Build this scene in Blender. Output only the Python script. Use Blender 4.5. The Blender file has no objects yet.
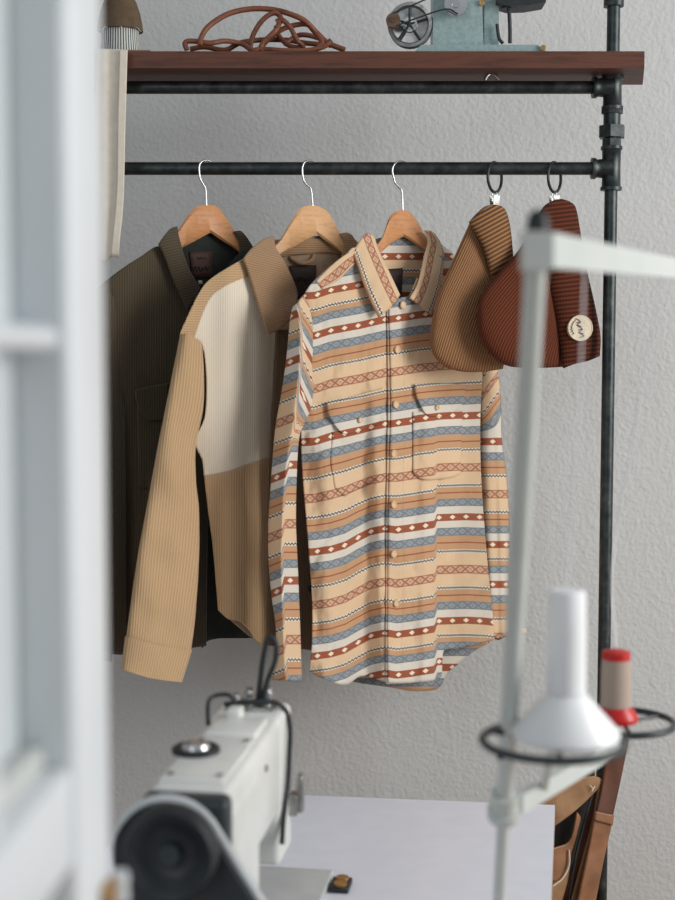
import bpy, bmesh, math, random
from mathutils import Vector, Matrix, noise
random.seed(7)
S = bpy.context.scene
COL = S.collection
V = Vector
# ------------------------------------------------------------------ camera
FPX = 1406.0
PITCH = math.atan(95 / FPX)
CAM = V((0, 0, 1.43))
cd = bpy.data.cameras.new('camera')
cam = bpy.data.objects.new('camera', cd)
COL.objects.link(cam)
cam.location = CAM
cam.rotation_euler = (math.pi / 2 - PITCH, 0, 0)
cd.sensor_fit = 'HORIZONTAL'
cd.sensor_width = 24
cd.lens = FPX * 24 / 675
cd.clip_start = 0.02
cd.dof.use_dof = True
cd.dof.focus_distance = 2.33
cd.dof.aperture_fstop = 3.6
S.camera = cam
# ------------------------------------------------------------------ world, light, exposure
w = bpy.data.worlds.new('world')
S.world = w
w.use_nodes = True
w.node_tree.nodes['Background'].inputs[0].default_value = (0.86, 0.92, 1.0, 1)
w.node_tree.nodes['Background'].inputs[1].default_value = 0.40


def area(name, loc, target, sx, sy, power, color):
    l = bpy.data.lights.new(name, 'AREA')
    l.shape = 'RECTANGLE'
    l.size, l.size_y, l.energy, l.color = sx, sy, power, color
    o = bpy.data.objects.new(name, l)
    COL.objects.link(o)
    o.location = loc
    o.rotation_euler = (V(target) - V(loc)).to_track_quat('-Z', 'Y').to_euler()
    return o


area('window_light', (2.7, 0.95, 2.0), (0.1, 2.4, 1.2), 1.3, 1.8, 78, (1.0, 0.985, 0.96))
area('back_left_light', (-1.6, -1.6, 2.4), (0, 2.4, 1.3), 1.2, 1.4, 20, (0.93, 0.97, 1.0))  # weak cool area light out of view, behind the camera on the left
S.view_settings.view_transform = 'Standard'
S.view_settings.look = 'None'
S.view_settings.gamma = 1
S.view_settings.use_curve_mapping = False
S.view_settings.exposure = 0.0

# ------------------------------------------------------------------ projection helpers
F_ = V((0, math.cos(PITCH), -math.sin(PITCH)))
U_ = V((0, math.sin(PITCH), math.cos(PITCH)))
R_ = V((1, 0, 0))


def ray(px, py):
    return F_ + R_ * ((px - 337.5) / FPX) + U_ * ((450 - py) / FPX)


def at(px, py, Y):
    r = ray(px, py)
    return CAM + r * (Y / r.y)


class Plane:
    def __init__(s, P0, deg):
        a = math.radians(deg)
        s.P0 = V(P0)
        s.d = V((math.cos(a), math.sin(a), 0))
        s.n = V((math.sin(a), -math.cos(a), 0))

    def hit(s, px, py, off=0.0):
        r = ray(px, py)
        t = ((s.P0 + s.n * off - CAM).dot(s.n)) / r.dot(s.n)
        return CAM + r * t


# ------------------------------------------------------------------ object helpers
def empty(name, loc=(0, 0, 0), rz=0.0):
    o = bpy.data.objects.new(name, None)
    o.empty_display_size = 0.05
    COL.objects.link(o)
    o.location = loc
    o.rotation_euler = (0, 0, rz)
    return o


def tag(o, label, cat, group=None):
    o['label'] = label
    o['category'] = cat
    if group:
        o['group'] = group
    return o


def link(name, me, mat, parent=None, smooth=True):
    o = bpy.data.objects.new(name, me)
    if mat:
        me.materials.append(mat)
    COL.objects.link(o)
    if parent is not None:
        o.parent = parent
        m = Matrix.Identity(4)
        chain = []
        p = parent
        while p:
            chain.append(Matrix.LocRotScale(p.location, p.rotation_euler, p.scale))
            p = p.parent
        for c in reversed(chain):
            m = m @ c
        if not getattr(link, 'local', False):
            me.transform(m.inverted())
    if smooth:
        for p in me.polygons:
            p.use_smooth = True
    return o


def from_bm(name, bm, mat, parent=None, smooth=False, bevel=0, seg=2, angle=None):
    if bevel:
        bmesh.ops.bevel(bm, geom=[e for e in bm.edges if len(e.link_faces) == 2 and e.calc_face_angle(0) > 0.5],
                        offset=bevel, segments=seg, profile=0.5, affect='EDGES', clamp_overlap=True)
    bmesh.ops.recalc_face_normals(bm, faces=bm.faces)
    me = bpy.data.meshes.new(name)
    bm.to_mesh(me)
    bm.free()
    o = link(name, me, mat, parent, smooth)
    if smooth:
        try:
            me.set_sharp_from_angle(angle=math.radians(angle or 40))
        except Exception:
            pass
    return o


def box(bm, lo, hi, M=None):
    vs = [bm.verts.new(V((x, y, z)) if M is None else M @ V((x, y, z)))
          for x in (lo[0], hi[0]) for y in (lo[1], hi[1]) for z in (lo[2], hi[2])]
    for f in ((0, 1, 3, 2), (4, 6, 7, 5), (0, 4, 5, 1), (2, 3, 7, 6), (0, 2, 6, 4), (1, 5, 7, 3)):
        bm.faces.new([vs[i] for i in f])
    return bm


def prism(bm, pts, a, b):
    """extrude 3D polygon pts by vector from a to b"""
    A = [bm.verts.new(V(p) + V(a)) for p in pts]
    B = [bm.verts.new(V(p) + V(b)) for p in pts]
    n = len(pts)
    bm.faces.new(A)
    bm.faces.new(B[::-1])
    for i in range(n):
        bm.faces.new((A[i], B[i], B[(i + 1) % n], A[(i + 1) % n]))
    return bm


def catmull(P, k=8, closed=False):
    P = [V(p) for p in P]
    n = len(P)
    out = []
    rng = n if closed else n - 1
    for i in range(rng):
        p1, p2 = P[i], P[(i + 1) % n]
        p0 = P[i - 1] if (i > 0 or closed) else p1 * 2 - p2
        p3 = P[(i + 2) % n] if (i + 2 < n or closed) else p2 * 2 - p1
        for j in range(k):
            t = j / k
            out.append(0.5 * ((2 * p1) + (p2 - p0) * t + (2 * p0 - 5 * p1 + 4 * p2 - p3) * t * t
                              + (3 * p1 - p0 - 3 * p2 + p3) * t ** 3))
    if not closed:
        out.append(P[-1])
    return out


def tube(bm, P, r, seg=12, closed=False, cap=True):
    P = [V(p) for p in P]
    n = len(P)
    rs = r if isinstance(r, (list, tuple)) else [r] * n
    rings = []
    t0 = (P[1] - P[0]).normalized()
    up = V((0, 0, 1)) if abs(t0.z) < 0.9 else V((0, 1, 0))
    x = t0.cross(up).normalized()
    for i in range(n):
        if closed:
            t = (P[(i + 1) % n] - P[i - 1]).normalized()
        else:
            t = (P[min(i + 1, n - 1)] - P[max(i - 1, 0)]).normalized()
        x = (x - t * x.dot(t)).normalized()
        y = t.cross(x)
        rings.append([bm.verts.new(P[i] + (x * math.cos(2 * math.pi * k / seg) + y * math.sin(2 * math.pi * k / seg)) * rs[i])
                      for k in range(seg)])
    m = n if closed else n - 1
    for i in range(m):
        A, B = rings[i], rings[(i + 1) % n]
        for k in range(seg):
            bm.faces.new((A[k], A[(k + 1) % seg], B[(k + 1) % seg], B[k]))
    if cap and not closed:
        bm.faces.new(rings[0][::-1])
        bm.faces.new(rings[-1])
    return bm


def lathe(bm, prof, base, axis=(0, 0, 1), seg=40):
    """prof: (r, h) along axis from base"""
    ax = V(axis).normalized()
    up = V((0, 0, 1)) if abs(ax.z) < 0.9 else V((1, 0, 0))
    x = ax.cross(up).normalized()
    y = ax.cross(x)
    base = V(base)
    rings = []
    for r, h in prof:
        if r < 1e-6:
            rings.append([bm.verts.new(base + ax * h)])
        else:
            rings.append([bm.verts.new(base + ax * h + (x * math.cos(2 * math.pi * k / seg) + y * math.sin(2 * math.pi * k / seg)) * r)
                          for k in range(seg)])
    for A, B in zip(rings[:-1], rings[1:]):
        for k in range(seg):
            k2 = (k + 1) % seg
            if len(A) == 1 and len(B) == 1:
                continue
            if len(A) == 1:
                bm.faces.new((A[0], B[k], B[k2]))
            elif len(B) == 1:
                bm.faces.new((A[k], A[k2], B[0]))
            else:
                bm.faces.new((A[k], A[k2], B[k2], B[k]))
    for R in (rings[0], rings[-1]):
        if len(R) > 1:
            bm.faces.new(R)
    return bm


def obj_tube(name, P, r, mat, parent=None, seg=12, closed=False):
    return from_bm(name, tube(bmesh.new(), P, r, seg, closed), mat, parent, True, angle=60)


def obj_lathe(name, prof, base, mat, parent=None, axis=(0, 0, 1), seg=40):
    return from_bm(name, lathe(bmesh.new(), prof, base, axis, seg), mat, parent, True)


# ------------------------------------------------------------------ cloth sheets (Coons patches traced in a garment's own plane)
class Path:
    def __init__(s, pts, smooth=True):
        if len(pts) > 2 and smooth:
            P = catmull([V((p[0], p[1], 0)) for p in pts], 8)
            pts = [(p.x, p.y) for p in P]
        s.p = pts
        s.L = [0]
        for a, b in zip(pts[:-1], pts[1:]):
            s.L.append(s.L[-1] + math.hypot(b[0] - a[0], b[1] - a[1]))

    def __call__(s, t):
        if s.L[-1] < 1e-9:
            return s.p[0]
        d = t * s.L[-1]
        for i in range(len(s.L) - 1):
            if d <= s.L[i + 1] or i == len(s.L) - 2:
                k = (d - s.L[i]) / max(1e-9, s.L[i + 1] - s.L[i])
                k = min(max(k, 0), 1)
                a, b = s.p[i], s.p[i + 1]
                return (a[0] + (b[0] - a[0]) * k, a[1] + (b[1] - a[1]) * k)


def sheet(name, plane, top, bottom, left, right, nfun, uvfun, mat, parent, nu=40, nv=60, thick=0.0016,
          pillow=0.0, smooth=True, pil_edges='all'):
    T, B, L, R = (Path(q, smooth) for q in (top, bottom, left, right))
    c00, c10, c01, c11 = T(0), T(1), B(0), B(1)
    bm = bmesh.new()
    uvl = bm.loops.layers.uv.new('UVMap')

    def grid(sign):
        G = []
        for j in range(nv + 1):
            b = j / nv
            row = []
            for i in range(nu + 1):
                a = i / nu
                t, bo, l, r = T(a), B(a), L(b), R(b)
                px, py = [(1 - b) * t[k] + b * bo[k] + (1 - a) * l[k] + a * r[k]
                          - ((1 - a) * (1 - b) * c00[k] + a * (1 - b) * c10[k] + (1 - a) * b * c01[k] + a * b * c11[k])
                          for k in (0, 1)]
                off = nfun(px, py, a, b)
                if pillow:
                    e = math.sqrt(max(0, 1 - (2 * a - 1) ** 2))
                    if pil_edges == 'all':
                        e *= max(0, 1 - (2 * b - 1) ** 4) ** 0.5
                    elif pil_edges == 'bottom':
                        e *= max(0, 1 - b ** 6) ** 0.5
                    if sign < 0:
                        off = nfun(px, py, 0.5, b) * 0.0 - pillow * e + (off if e < 1e-6 else min(off, 0.0) * 0 + off * (1 - e))
                    else:
                        off = off + pillow * e
                v = bm.verts.new(plane.hit(px, py, off))
                row.append((v, uvfun(px, py, a, b)))
            G.append(row)
        for j in range(nv):
            for i in range(nu):
                q = [G[j][i], G[j + 1][i], G[j + 1][i + 1], G[j][i + 1]]
                if sign < 0:
                    q = q[::-1]
                try:
                    f = bm.faces.new([x[0] for x in q])
                except ValueError:
                    continue
                for lp, x in zip(f.loops, q):
                    lp[uvl].uv = x[1]
        return G

    grid(1)
    if pillow:
        grid(-1)
        bmesh.ops.remove_doubles(bm, verts=bm.verts, dist=1e-5)
    me = bpy.data.meshes.new(name)
    bm.to_mesh(me)
    bm.free()
    o = link(name, me, mat, parent, True)
    if not pillow and thick:
        m = o.modifiers.new('thickness', 'SOLIDIFY')
        m.thickness = thick
        m.offset = 0
    return o


def strand(name, pts, r, mat, parent, k=8, seg=10):
    return obj_tube(name, catmull(pts, k), r, mat, parent, seg)


def sm(x, a, b):
    t = min(max((x - a) / (b - a), 0), 1)
    return t * t * (3 - 2 * t)


def lerp_knots(x, K):
    if x <= K[0][0]:
        return K[0][1]
    for (a, va), (b, vb) in zip(K[:-1], K[1:]):
        if x <= b:
            return va + (vb - va) * (x - a) / (b - a)
    return K[-1][1]


def wr(px, py, s=0.03, amp=0.004, seed=0):
    return amp * noise.noise(V((px * s, py * s * 0.45, seed)))


# ------------------------------------------------------------------ materials
def lin(c):
    return tuple(((x / 255) / 12.92 if x / 255 <= 0.04045 else ((x / 255 + 0.055) / 1.055) ** 2.4) for x in c) + (1,)


class Mat:
    def __init__(s, name, color=(200, 200, 200), rough=0.7, metal=0.0, spec=0.5):
        s.m = bpy.data.materials.new(name)
        s.m.use_nodes = True
        s.nt = s.m.node_tree
        s.b = s.nt.nodes['Principled BSDF']
        s.b.inputs['Base Color'].default_value = lin(color)
        s.b.inputs['Roughness'].default_value = rough
        s.b.inputs['Metallic'].default_value = metal
        s.b.inputs['Specular IOR Level'].default_value = spec

    def n(s, t, **kw):
        nd = s.nt.nodes.new(t)
        for k, v in kw.items():
            setattr(nd, k, v)
        return nd

    def put(s, sock, v):
        if isinstance(v, bpy.types.NodeSocket):
            s.nt.links.new(v, sock)
        else:
            sock.default_value = v

    def M(s, op, a, b=0.0, c=0.0):
        nd = s.n('ShaderNodeMath', operation=op)
        s.put(nd.inputs[0], a)
        s.put(nd.inputs[1], b)
        s.put(nd.inputs[2], c)
        return nd.outputs[0]

    def mix(s, f, a, b):
        nd = s.n('ShaderNodeMix', data_type='RGBA')
        s.put(nd.inputs[0], f)
        s.put(nd.inputs[6], a)
        s.put(nd.inputs[7], b)
        return nd.outputs[2]

    def ramp(s, f, stops, interp='LINEAR'):
        nd = s.n('ShaderNodeValToRGB')
        cr = nd.color_ramp
        cr.interpolation = interp
        while len(cr.elements) < len(stops):
            cr.elements.new(0.5)
        for e, (p, c) in zip(cr.elements, stops):
            e.position = p
        for e, (p, c) in zip(cr.elements, stops):
            e.color = lin(c)
        s.put(nd.inputs[0], f)
        return nd.outputs[0]

    def noise(s, scale=10, detail=4, coord='Object', rough=0.5, vec=None):
        nd = s.n('ShaderNodeTexNoise')
        nd.inputs['Scale'].default_value = scale
        nd.inputs['Detail'].default_value = detail
        nd.inputs['Roughness'].default_value = rough
        s.put(nd.inputs['Vector'], vec if vec is not None else s.coord(coord))
        return nd.outputs[0]

    def coord(s, which='Object', scale=None):
        tc = s.n('ShaderNodeTexCoord')
        o = tc.outputs[which]
        if scale:
            mp = s.n('ShaderNodeMapping')
            mp.inputs['Scale'].default_value = scale
            s.nt.links.new(o, mp.inputs[0])
            o = mp.outputs[0]
        return o

    def uv(s):
        sp = s.n('ShaderNodeSeparateXYZ')
        s.nt.links.new(s.coord('UV'), sp.inputs[0])
        return sp.outputs[0], sp.outputs[1]

    def bump(s, h, strength=0.3, dist=0.002):
        nd = s.n('ShaderNodeBump')
        nd.inputs['Strength'].default_value = strength
        nd.inputs['Distance'].default_value = dist
        s.put(nd.inputs['Height'], h)
        s.nt.links.new(nd.outputs[0], s.b.inputs['Normal'])
        return s

    def color(s, c):
        s.put(s.b.inputs['Base Color'], c)
        return s


def speckle(name, c1, c2, scale=40, rough=0.7, metal=0.0, bump=0.0, coord='Object', detail=4, stretch=None, spec=0.5):
    m = Mat(name, c1, rough, metal, spec)
    nz = m.noise(scale, detail, coord, vec=m.coord(coord, stretch) if stretch else None)
    m.color(m.ramp(nz, [(0.3, c1), (0.7, c2)]))
    if bump:
        m.bump(nz, bump, 0.001)
    return m.m


def mat_wall():
    m = Mat('rough_plaster_paint', (205, 203, 202), 0.85, 0, 0.25)
    a = m.noise(120, 3)
    b = m.noise(45, 2)
    h = m.M('ADD', m.M('POWER', a, 1.6), m.M('MULTIPLY', b, 0.6))
    big = m.noise(1.4, 2)
    m.color(m.mix(big, lin((194, 196, 194)), lin((201, 200, 198))))
    m.bump(h, 0.7, 0.0028)
    return m.m


LT, DT, RU, WH, BL, TE = (220, 189, 153), (192, 149, 111), (150, 78, 52), (216, 208, 194), (146, 152, 155), (58, 70, 76)


def mat_stripe():
    m = Mat('woven_jacquard_stripe', LT, 0.9, 0, 0.15)
    u, v = m.uv()
    u = m.M('MULTIPLY', u, 100.0)
    v = m.M('ADD', m.M('MULTIPLY', v, 100.0), 3420.0)
    mod = m.M('MODULO', v, 342.0)
    L1 = m.M('MODULO', m.M('SUBTRACT', mod, 39.0), 101.0)
    g7 = m.M('GREATER_THAN', mod, 7.0)
    g24 = m.M('GREATER_THAN', mod, 24.0)
    L0 = m.M('ADD', mod, m.M('ADD', m.M('MULTIPLY', g7, 55.0), m.M('MULTIPLY', g24, 7.0)))
    isl = m.M('GREATER_THAN', mod, 39.0)
    L = m.M('ADD', m.M('MULTIPLY', L1, isl), m.M('MULTIPLY', L0, m.M('SUBTRACT', 1.0, isl)))
    st = [(0, RU), (7, WH), (14, BL), (22, DT), (28, RU), (29.4, DT), (37, LT), (51, (205, 172, 142)), (59, LT),
          (72.6, DT), (79, RU), (80.4, DT), (86, BL), (93.5, WH)]
    base = m.ramp(m.M('DIVIDE', L, 102.0), [(p / 102, c) for p, c in st], 'CONSTANT')

    def tri(per):
        return m.M('MULTIPLY', m.M('ABSOLUTE', m.M('SUBTRACT', m.M('FRACT', m.M('DIVIDE', u, per)), 0.5)), 2.0)

    def band(c):
        return m.M('ABSOLUTE', m.M('SUBTRACT', L, c))
    # white diamonds in the rust band
    d = m.M('ADD', m.M('MULTIPLY', tri(13.5), 6.75 / 3.0), m.M('MULTIPLY', band(3.5), 1 / 2.3))
    c = m.mix(m.M('LESS_THAN', d, 1.0), base, lin((240, 222, 196)))
    # crossed diamonds

    def lattice(c, cen, half, per, col):
        w = band(cen)
        inb = m.M('LESS_THAN', w, half)
        k = m.M('ABSOLUTE', m.M('SUBTRACT', tri(per), m.M('DIVIDE', w, half)))
        ln = m.M('LESS_THAN', k, 0.26)
        dot = m.M('LESS_THAN', m.M('ADD', m.M('MULTIPLY', m.M('SUBTRACT', 1.0, tri(per)), per / 2 / 1.6), m.M('DIVIDE', w, 1.2)), 1.0)
        edge = m.M('GREATER_THAN', w, half - 1.0)
        msk = m.M('MULTIPLY', inb, m.M('MINIMUM', 1.0, m.M('ADD', m.M('MULTIPLY', ln, 0.85), m.M('ADD', m.M('MULTIPLY', edge, 0.8), m.M('MULTIPLY', dot, 0.5)))))
        return m.mix(msk, c, lin(col))
    c = lattice(c, 55.0, 4.1, 10.0, (160, 92, 66))
    c = lattice(c, 18.0, 4.0, 10.5, (104, 120, 130))
    c = lattice(c, 89.8, 3.8, 10.5, (104, 120, 130))
    # zigzag lines
    for cen in (37.3, 72.6):
        w = m.M('SUBTRACT', L, cen)
        z = m.M('MULTIPLY', m.M('SUBTRACT', m.M('MULTIPLY', tri(3.3), 1.0), 0.5), 1.7)
        dd = m.M('ABSOLUTE', m.M('SUBTRACT', w, z))
        c = m.mix(m.M('LESS_THAN', m.M('ABSOLUTE', w), 1.7), c, lin((228, 218, 200)))
        c = m.mix(m.M('LESS_THAN', dd, 0.8), c, lin(TE))
    nz = m.noise(350, 2)
    c = m.mix(m.M('MULTIPLY', nz, 0.22), c, lin((150, 120, 95)))
    m.color(c)
    wv = m.M('ADD', m.M('MULTIPLY', m.noise(600, 2), 0.5), m.M('MULTIPLY', m.noise(28, 3), 1.4))
    m.bump(wv, 0.35, 0.003)
    m.b.inputs['Sheen Weight'].default_value = 0.1
    return m.m


def mat_cord(name, c1, c2, per=3.4, bs=0.6, rough=0.9):
    """corduroy: wales run along v of the UV"""
    m = Mat(name, c1, rough, 0, 0.15)
    u, v = m.uv()
    s = m.M('SINE', m.M('MULTIPLY', u, 100 * 2 * math.pi / per))
    s = m.M('ADD', m.M('MULTIPLY', s, 0.5), 0.5)
    big = m.noise(18, 3)
    col = m.mix(s, lin(c2), lin(c1))
    col = m.mix(m.M('MULTIPLY', big, 0.25), col, lin(tuple(min(255, x * 1.15) for x in c1)))
    m.color(col)
    m.bump(m.M('ADD', m.M('MULTIPLY', s, 1.0), m.M('MULTIPLY', m.noise(30, 3), 1.2)), bs, 0.0014)
    m.b.inputs['Sheen Weight'].default_value = 0.15
    return m.m


def mat_knit(name, c1, c2, per=4.2, purl=2.6, str_=0.9):
    m = Mat(name, c1, 0.95, 0, 0.1)
    u, v = m.uv()
    rib = m.M('ADD', m.M('MULTIPLY', m.M('SINE', m.M('MULTIPLY', u, 100 * 2 * math.pi / per)), 0.5), 0.5)
    ph = m.M('MULTIPLY', rib, 1.6)
    st = m.M('ADD', m.M('MULTIPLY', m.M('SINE', m.M('ADD', m.M('MULTIPLY', v, 100 * 2 * math.pi / purl), ph)), 0.5), 0.5)
    h = m.M('ADD', rib, m.M('MULTIPLY', st, 0.25))
    m.color(m.mix(m.M('MULTIPLY', h, 0.8), lin(c2), lin(c1)))
    m.bump(h, str_, 0.0022)
    m.b.inputs['Sheen Weight'].default_value = 0.03
    return m.m


def mat_wood(name, c1, c2, axis='x', scale=14, rough=0.45, bump=0.1):
    m = Mat(name, c1, rough, 0, 0.4)
    sc = {'x': (0.6, 6, 6), 'y': (6, 0.6, 6), 'z': (6, 6, 0.6), 'd': (1.5, 1.5, 8)}[axis]
    nz = m.noise(scale, 6, vec=m.coord('Object', sc), rough=0.65)
    m.color(m.ramp(nz, [(0.3, c2), (0.5, c1), (0.72, c2)]))
    m.bump(nz, bump, 0.001)
    return m.m


def mat_iron():
    m = Mat('blackened_iron', (58, 62, 62), 0.42, 0.75, 0.5)
    nz = m.noise(60, 5)
    m.color(m.ramp(nz, [(0.35, (48, 54, 55)), (0.6, (68, 73, 73)), (0.85, (105, 103, 96))]))
    m.put(m.b.inputs['Roughness'], m.M('ADD', m.M('MULTIPLY', nz, 0.3), 0.28))
    m.bump(nz, 0.2, 0.0008)
    return m.m


WALL = mat_wall()
IRON = mat_iron()
STRIPE = mat_stripe()
SHELFWOOD = mat_wood('stained_pine', (98, 57, 40), (56, 33, 24), 'x', 9, 0.55, 0.25)
BEECH = mat_wood('beech_wood', (200, 142, 94), (170, 112, 70), 'd', 12, 0.4)
BEECHP = mat_wood('pale_beech_wood', (214, 168, 120), (190, 140, 94), 'd', 12, 0.4)
CHROME = Mat('polished_chrome', (205, 205, 205), 0.25, 1.0).m
STEEL = speckle('brushed_steel', (140, 140, 138), (175, 175, 172), 80, 0.35, 0.9)
OLIVE = mat_cord('olive_corduroy', (84, 73, 56), (60, 52, 40), 2.5, 0.4)
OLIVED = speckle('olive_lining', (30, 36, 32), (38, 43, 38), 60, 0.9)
TAN = mat_cord('tan_corduroy', (192, 160, 122), (168, 136, 100), 2.5, 0.4)
TANC = mat_cord('tan_collar_corduroy', (166, 134, 102), (138, 108, 80), 2.3, 0.5)
CREAM = mat_cord('cream_corduroy', (222, 210, 190), (210, 197, 176), 2.3, 0.25)
TANL = speckle('tan_lining', (146, 122, 98), (162, 138, 112), 90, 0.9)
TANB = mat_cord('brown_corduroy', (112, 90, 68), (94, 74, 54), 2.5, 0.4)
BEANT = mat_knit('tan_wool_knit', (178, 132, 94), (118, 82, 55), 3.0, 2.4, 0.8)
BEANTC = mat_knit('tan_ribbed_knit', (176, 130, 90), (84, 56, 36), 4.6, 1.6, 1.0)
BEANR = mat_knit('rust_wool_knit', (120, 64, 42), (72, 37, 25), 2.8, 2.2, 0.8)
BEANRC = mat_knit('rust_ribbed_knit', (106, 55, 36), (58, 29, 20), 4.4, 1.5, 1.0)
LABELM = speckle('dark_leather_label', (44, 30, 26), (54, 38, 32), 200, 0.7)
LABELR = speckle('brown_leather_label', (66, 44, 36), (78, 52, 42), 200, 0.7)
INK = Mat('black_ink', (22, 22, 22), 0.7).m
BUTTON = speckle('horn_button', (222, 190, 150), (205, 170, 128), 150, 0.35)
WHITEP = speckle('white_gloss_paint', (226, 230, 232), (219, 224, 227), 6, 0.35)
WHITEP_SHADE = speckle('shaded_white_paint', (205, 207, 203), (198, 201, 197), 5, 0.4)  # door's white paint, darkened to carry the shade of its recesses
FROST = Mat('frosted_pane', (205, 212, 214), 0.5).m
TABLEM = speckle('white_laminate', (228, 229, 238), (222, 224, 234), 30, 0.35)
TABEDGE = mat_wood('table_edge_band', (196, 176, 150), (170, 150, 125), 'x')
MACH = speckle('machine_enamel', (228, 228, 222), (218, 219, 214), 25, 0.32, 0, 0.1)
DARKG = speckle('dark_green_plastic', (36, 46, 47), (48, 58, 59), 30, 0.4)
BLACK = speckle('black_rubber', (24, 29, 31), (34, 40, 42), 50, 0.5)
MINT = speckle('mint_hammered_enamel', (150, 170, 169), (130, 150, 150), 160, 0.35, 0, 0.6)
SAGE = speckle('sage_painted_steel', (206, 211, 206), (196, 202, 197), 15, 0.4)
WHITEPL = Mat('white_plastic', (248, 249, 249), 0.3).m
RED = Mat('red_plastic', (196, 26, 26), 0.35).m
BEIGETH = speckle('beige_wound_thread', (190, 172, 158), (168, 150, 136), 200, 0.9, stretch=(1, 1, 30))
CORDL = mat_wood('leather_cord', (128, 76, 52), (84, 46, 32), 'x', 30, 0.5)
CANVAS = speckle('natural_cotton', (228, 218, 202), (218, 208, 190), 80, 0.9, bump=0.2)
BAGT = speckle('waxed_tan_canvas', (164, 126, 88), (122, 88, 58), 22, 0.7, bump=0.3, detail=6)
BAGL = speckle('russet_leather', (106, 62, 42), (70, 40, 28), 26, 0.5, bump=0.3, detail=6)
BAGLT = speckle('tan_leather', (158, 110, 76), (116, 78, 52), 26, 0.5, bump=0.3, detail=6)
DARKIN = speckle('dark_lining', (38, 36, 32), (48, 44, 38), 60, 0.9)
BROWNF = speckle('brown_felt', (98, 80, 60), (84, 68, 50), 90, 0.95, bump=0.2)
GREYC = mat_cord('grey_wool', (120, 122, 122), (96, 98, 98), 3.0, 0.4)
BRASS = speckle('aged_brass', (190, 150, 96), (160, 122, 72), 60, 0.35, 0.7)
OAK = mat_wood('floor_boards', (150, 120, 90), (126, 98, 70), 'y', 3)


def mat_bristle():
    m = Mat('striped_thread', (190, 190, 184), 0.7)
    sp = m.n('ShaderNodeSeparateXYZ')
    m.nt.links.new(m.coord('Object'), sp.inputs[0])
    an = m.M('ARCTAN2', sp.outputs[0], sp.outputs[1])
    s = m.M('GREATER_THAN', m.M('SINE', m.M('MULTIPLY', an, 46.0)), -0.1)
    m.color(m.mix(s, lin((60, 74, 78)), lin((208, 206, 198))))
    return m.m


# ------------------------------------------------------------------ the setting
WY = 2.74


def struct(name, lo, hi, mat):
    o = from_bm(name, box(bmesh.new(), lo, hi), mat)
    o['kind'] = 'structure'
    return o


struct('wall_back', (-2.2, WY, 0), (2.2, WY + 0.1, 3.0), WALL)
struct('floor', (-2.2, -2.2, -0.1), (2.2, WY, 0), OAK)
struct('wall_left', (-2.3, 0.9, 0), (-2.2, WY, 3.0), WALL)

# ------------------------------------------------------------------ pipe rack
YR = 2.35
PZ = at(300, 168.5, YR).z      # clothes rod height
SZ = at(300, 87.5, YR).z       # upper rail height
rack = empty('pipe_rack', at(600, 890, YR) * 1.0)
rack.location.z = 0
tag(rack, 'black iron pipe clothes rack with elbow tees carrying the wooden shelf', 'clothes rack')
top = at(614, 0, YR)
px_top, px_bot = at(613.5, 20, YR).x, at(602, 800, YR).x
zt, zb = at(613, 20, YR).z, at(602, 800, YR).z


def polex(z):
    return px_bot + (px_top - px_bot) * (z - zb) / (zt - zb)


XL = -0.62
YF, YB = 2.285, 2.425
fz1, fz0 = at(400, 51.2, YF).z, at(400, 68, YF).z
obj_tube('upright', [(polex(0), YR, 0), (polex(PZ), YR, PZ)], 0.0107, IRON, rack, 24)
obj_tube('upright', [(polex(SZ), YR, SZ), (polex(SZ + .34), YR, SZ + .34)], 0.0107, IRON, rack, 24)
obj_tube('upright', [(XL, YR, 0), (XL, YR, SZ + .34)], 0.0107, IRON, rack, 24)
obj_tube('clothes_rod', [(XL, YR, PZ), (polex(PZ), YR, PZ)], 0.0107, IRON, rack, 24)
obj_tube('shelf_rail', [(XL, YR, SZ), (polex(SZ), YR, SZ)], 0.0105, IRON, rack, 24)
for x in (polex(0), XL):
    obj_lathe('floor_flange', [(0.04, 0), (0.04, 0.006), (0.018, 0.01), (0.016, 0.03), (0, 0.03)], (x, YR, 0), IRON, rack)


def tee(z, top=.036):
    c = V((polex(z), YR, z))
    bm = bmesh.new()
    lathe(bm, [(0.0155, -0.036), (0.0175, -0.036), (0.0178, -0.031), (0.0155, -0.029), (0.0148, 0), (0.0155, top - .007), (0.0178, top - .005),
               (0.0175, top), (0.0155, top)], c, (0, 0, 1), 28)
    lathe(bm, [(0.021, 0.0), (0.016, 0.014), (0.0148, 0.024), (0.0175, 0.027), (0.0175, 0.033), (0.0125, 0.033)], c, (-1, 0, 0), 28)
    return from_bm('tee_fitting', bm, IRON, rack, True, angle=50)


tee(SZ, max(.012, fz0 - SZ))
tee(PZ)
for z in (SZ, PZ):
    bm = bmesh.new()
    lathe(bm, [(0.0175, -0.035), (0.015, -0.028), (0.015, 0.028), (0.0175, 0.035)], (XL, YR, z), (0, 0, 1), 24)
    from_bm('tee_fitting', bm, IRON, rack, True)
# union between the two tees
z0 = at(610, 121, YR).z
bm = bmesh.new()


def hexnut(bm, z, r, h, tw=0.0):
    c = V((polex(z), YR, z))
    pts = [c + V((math.cos(tw + k * math.pi / 3) * r, math.sin(tw + k * math.pi / 3) * r, -h / 2)) for k in range(6)]
    prism(bm, pts, (0, 0, 0), (0, 0, h))


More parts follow.
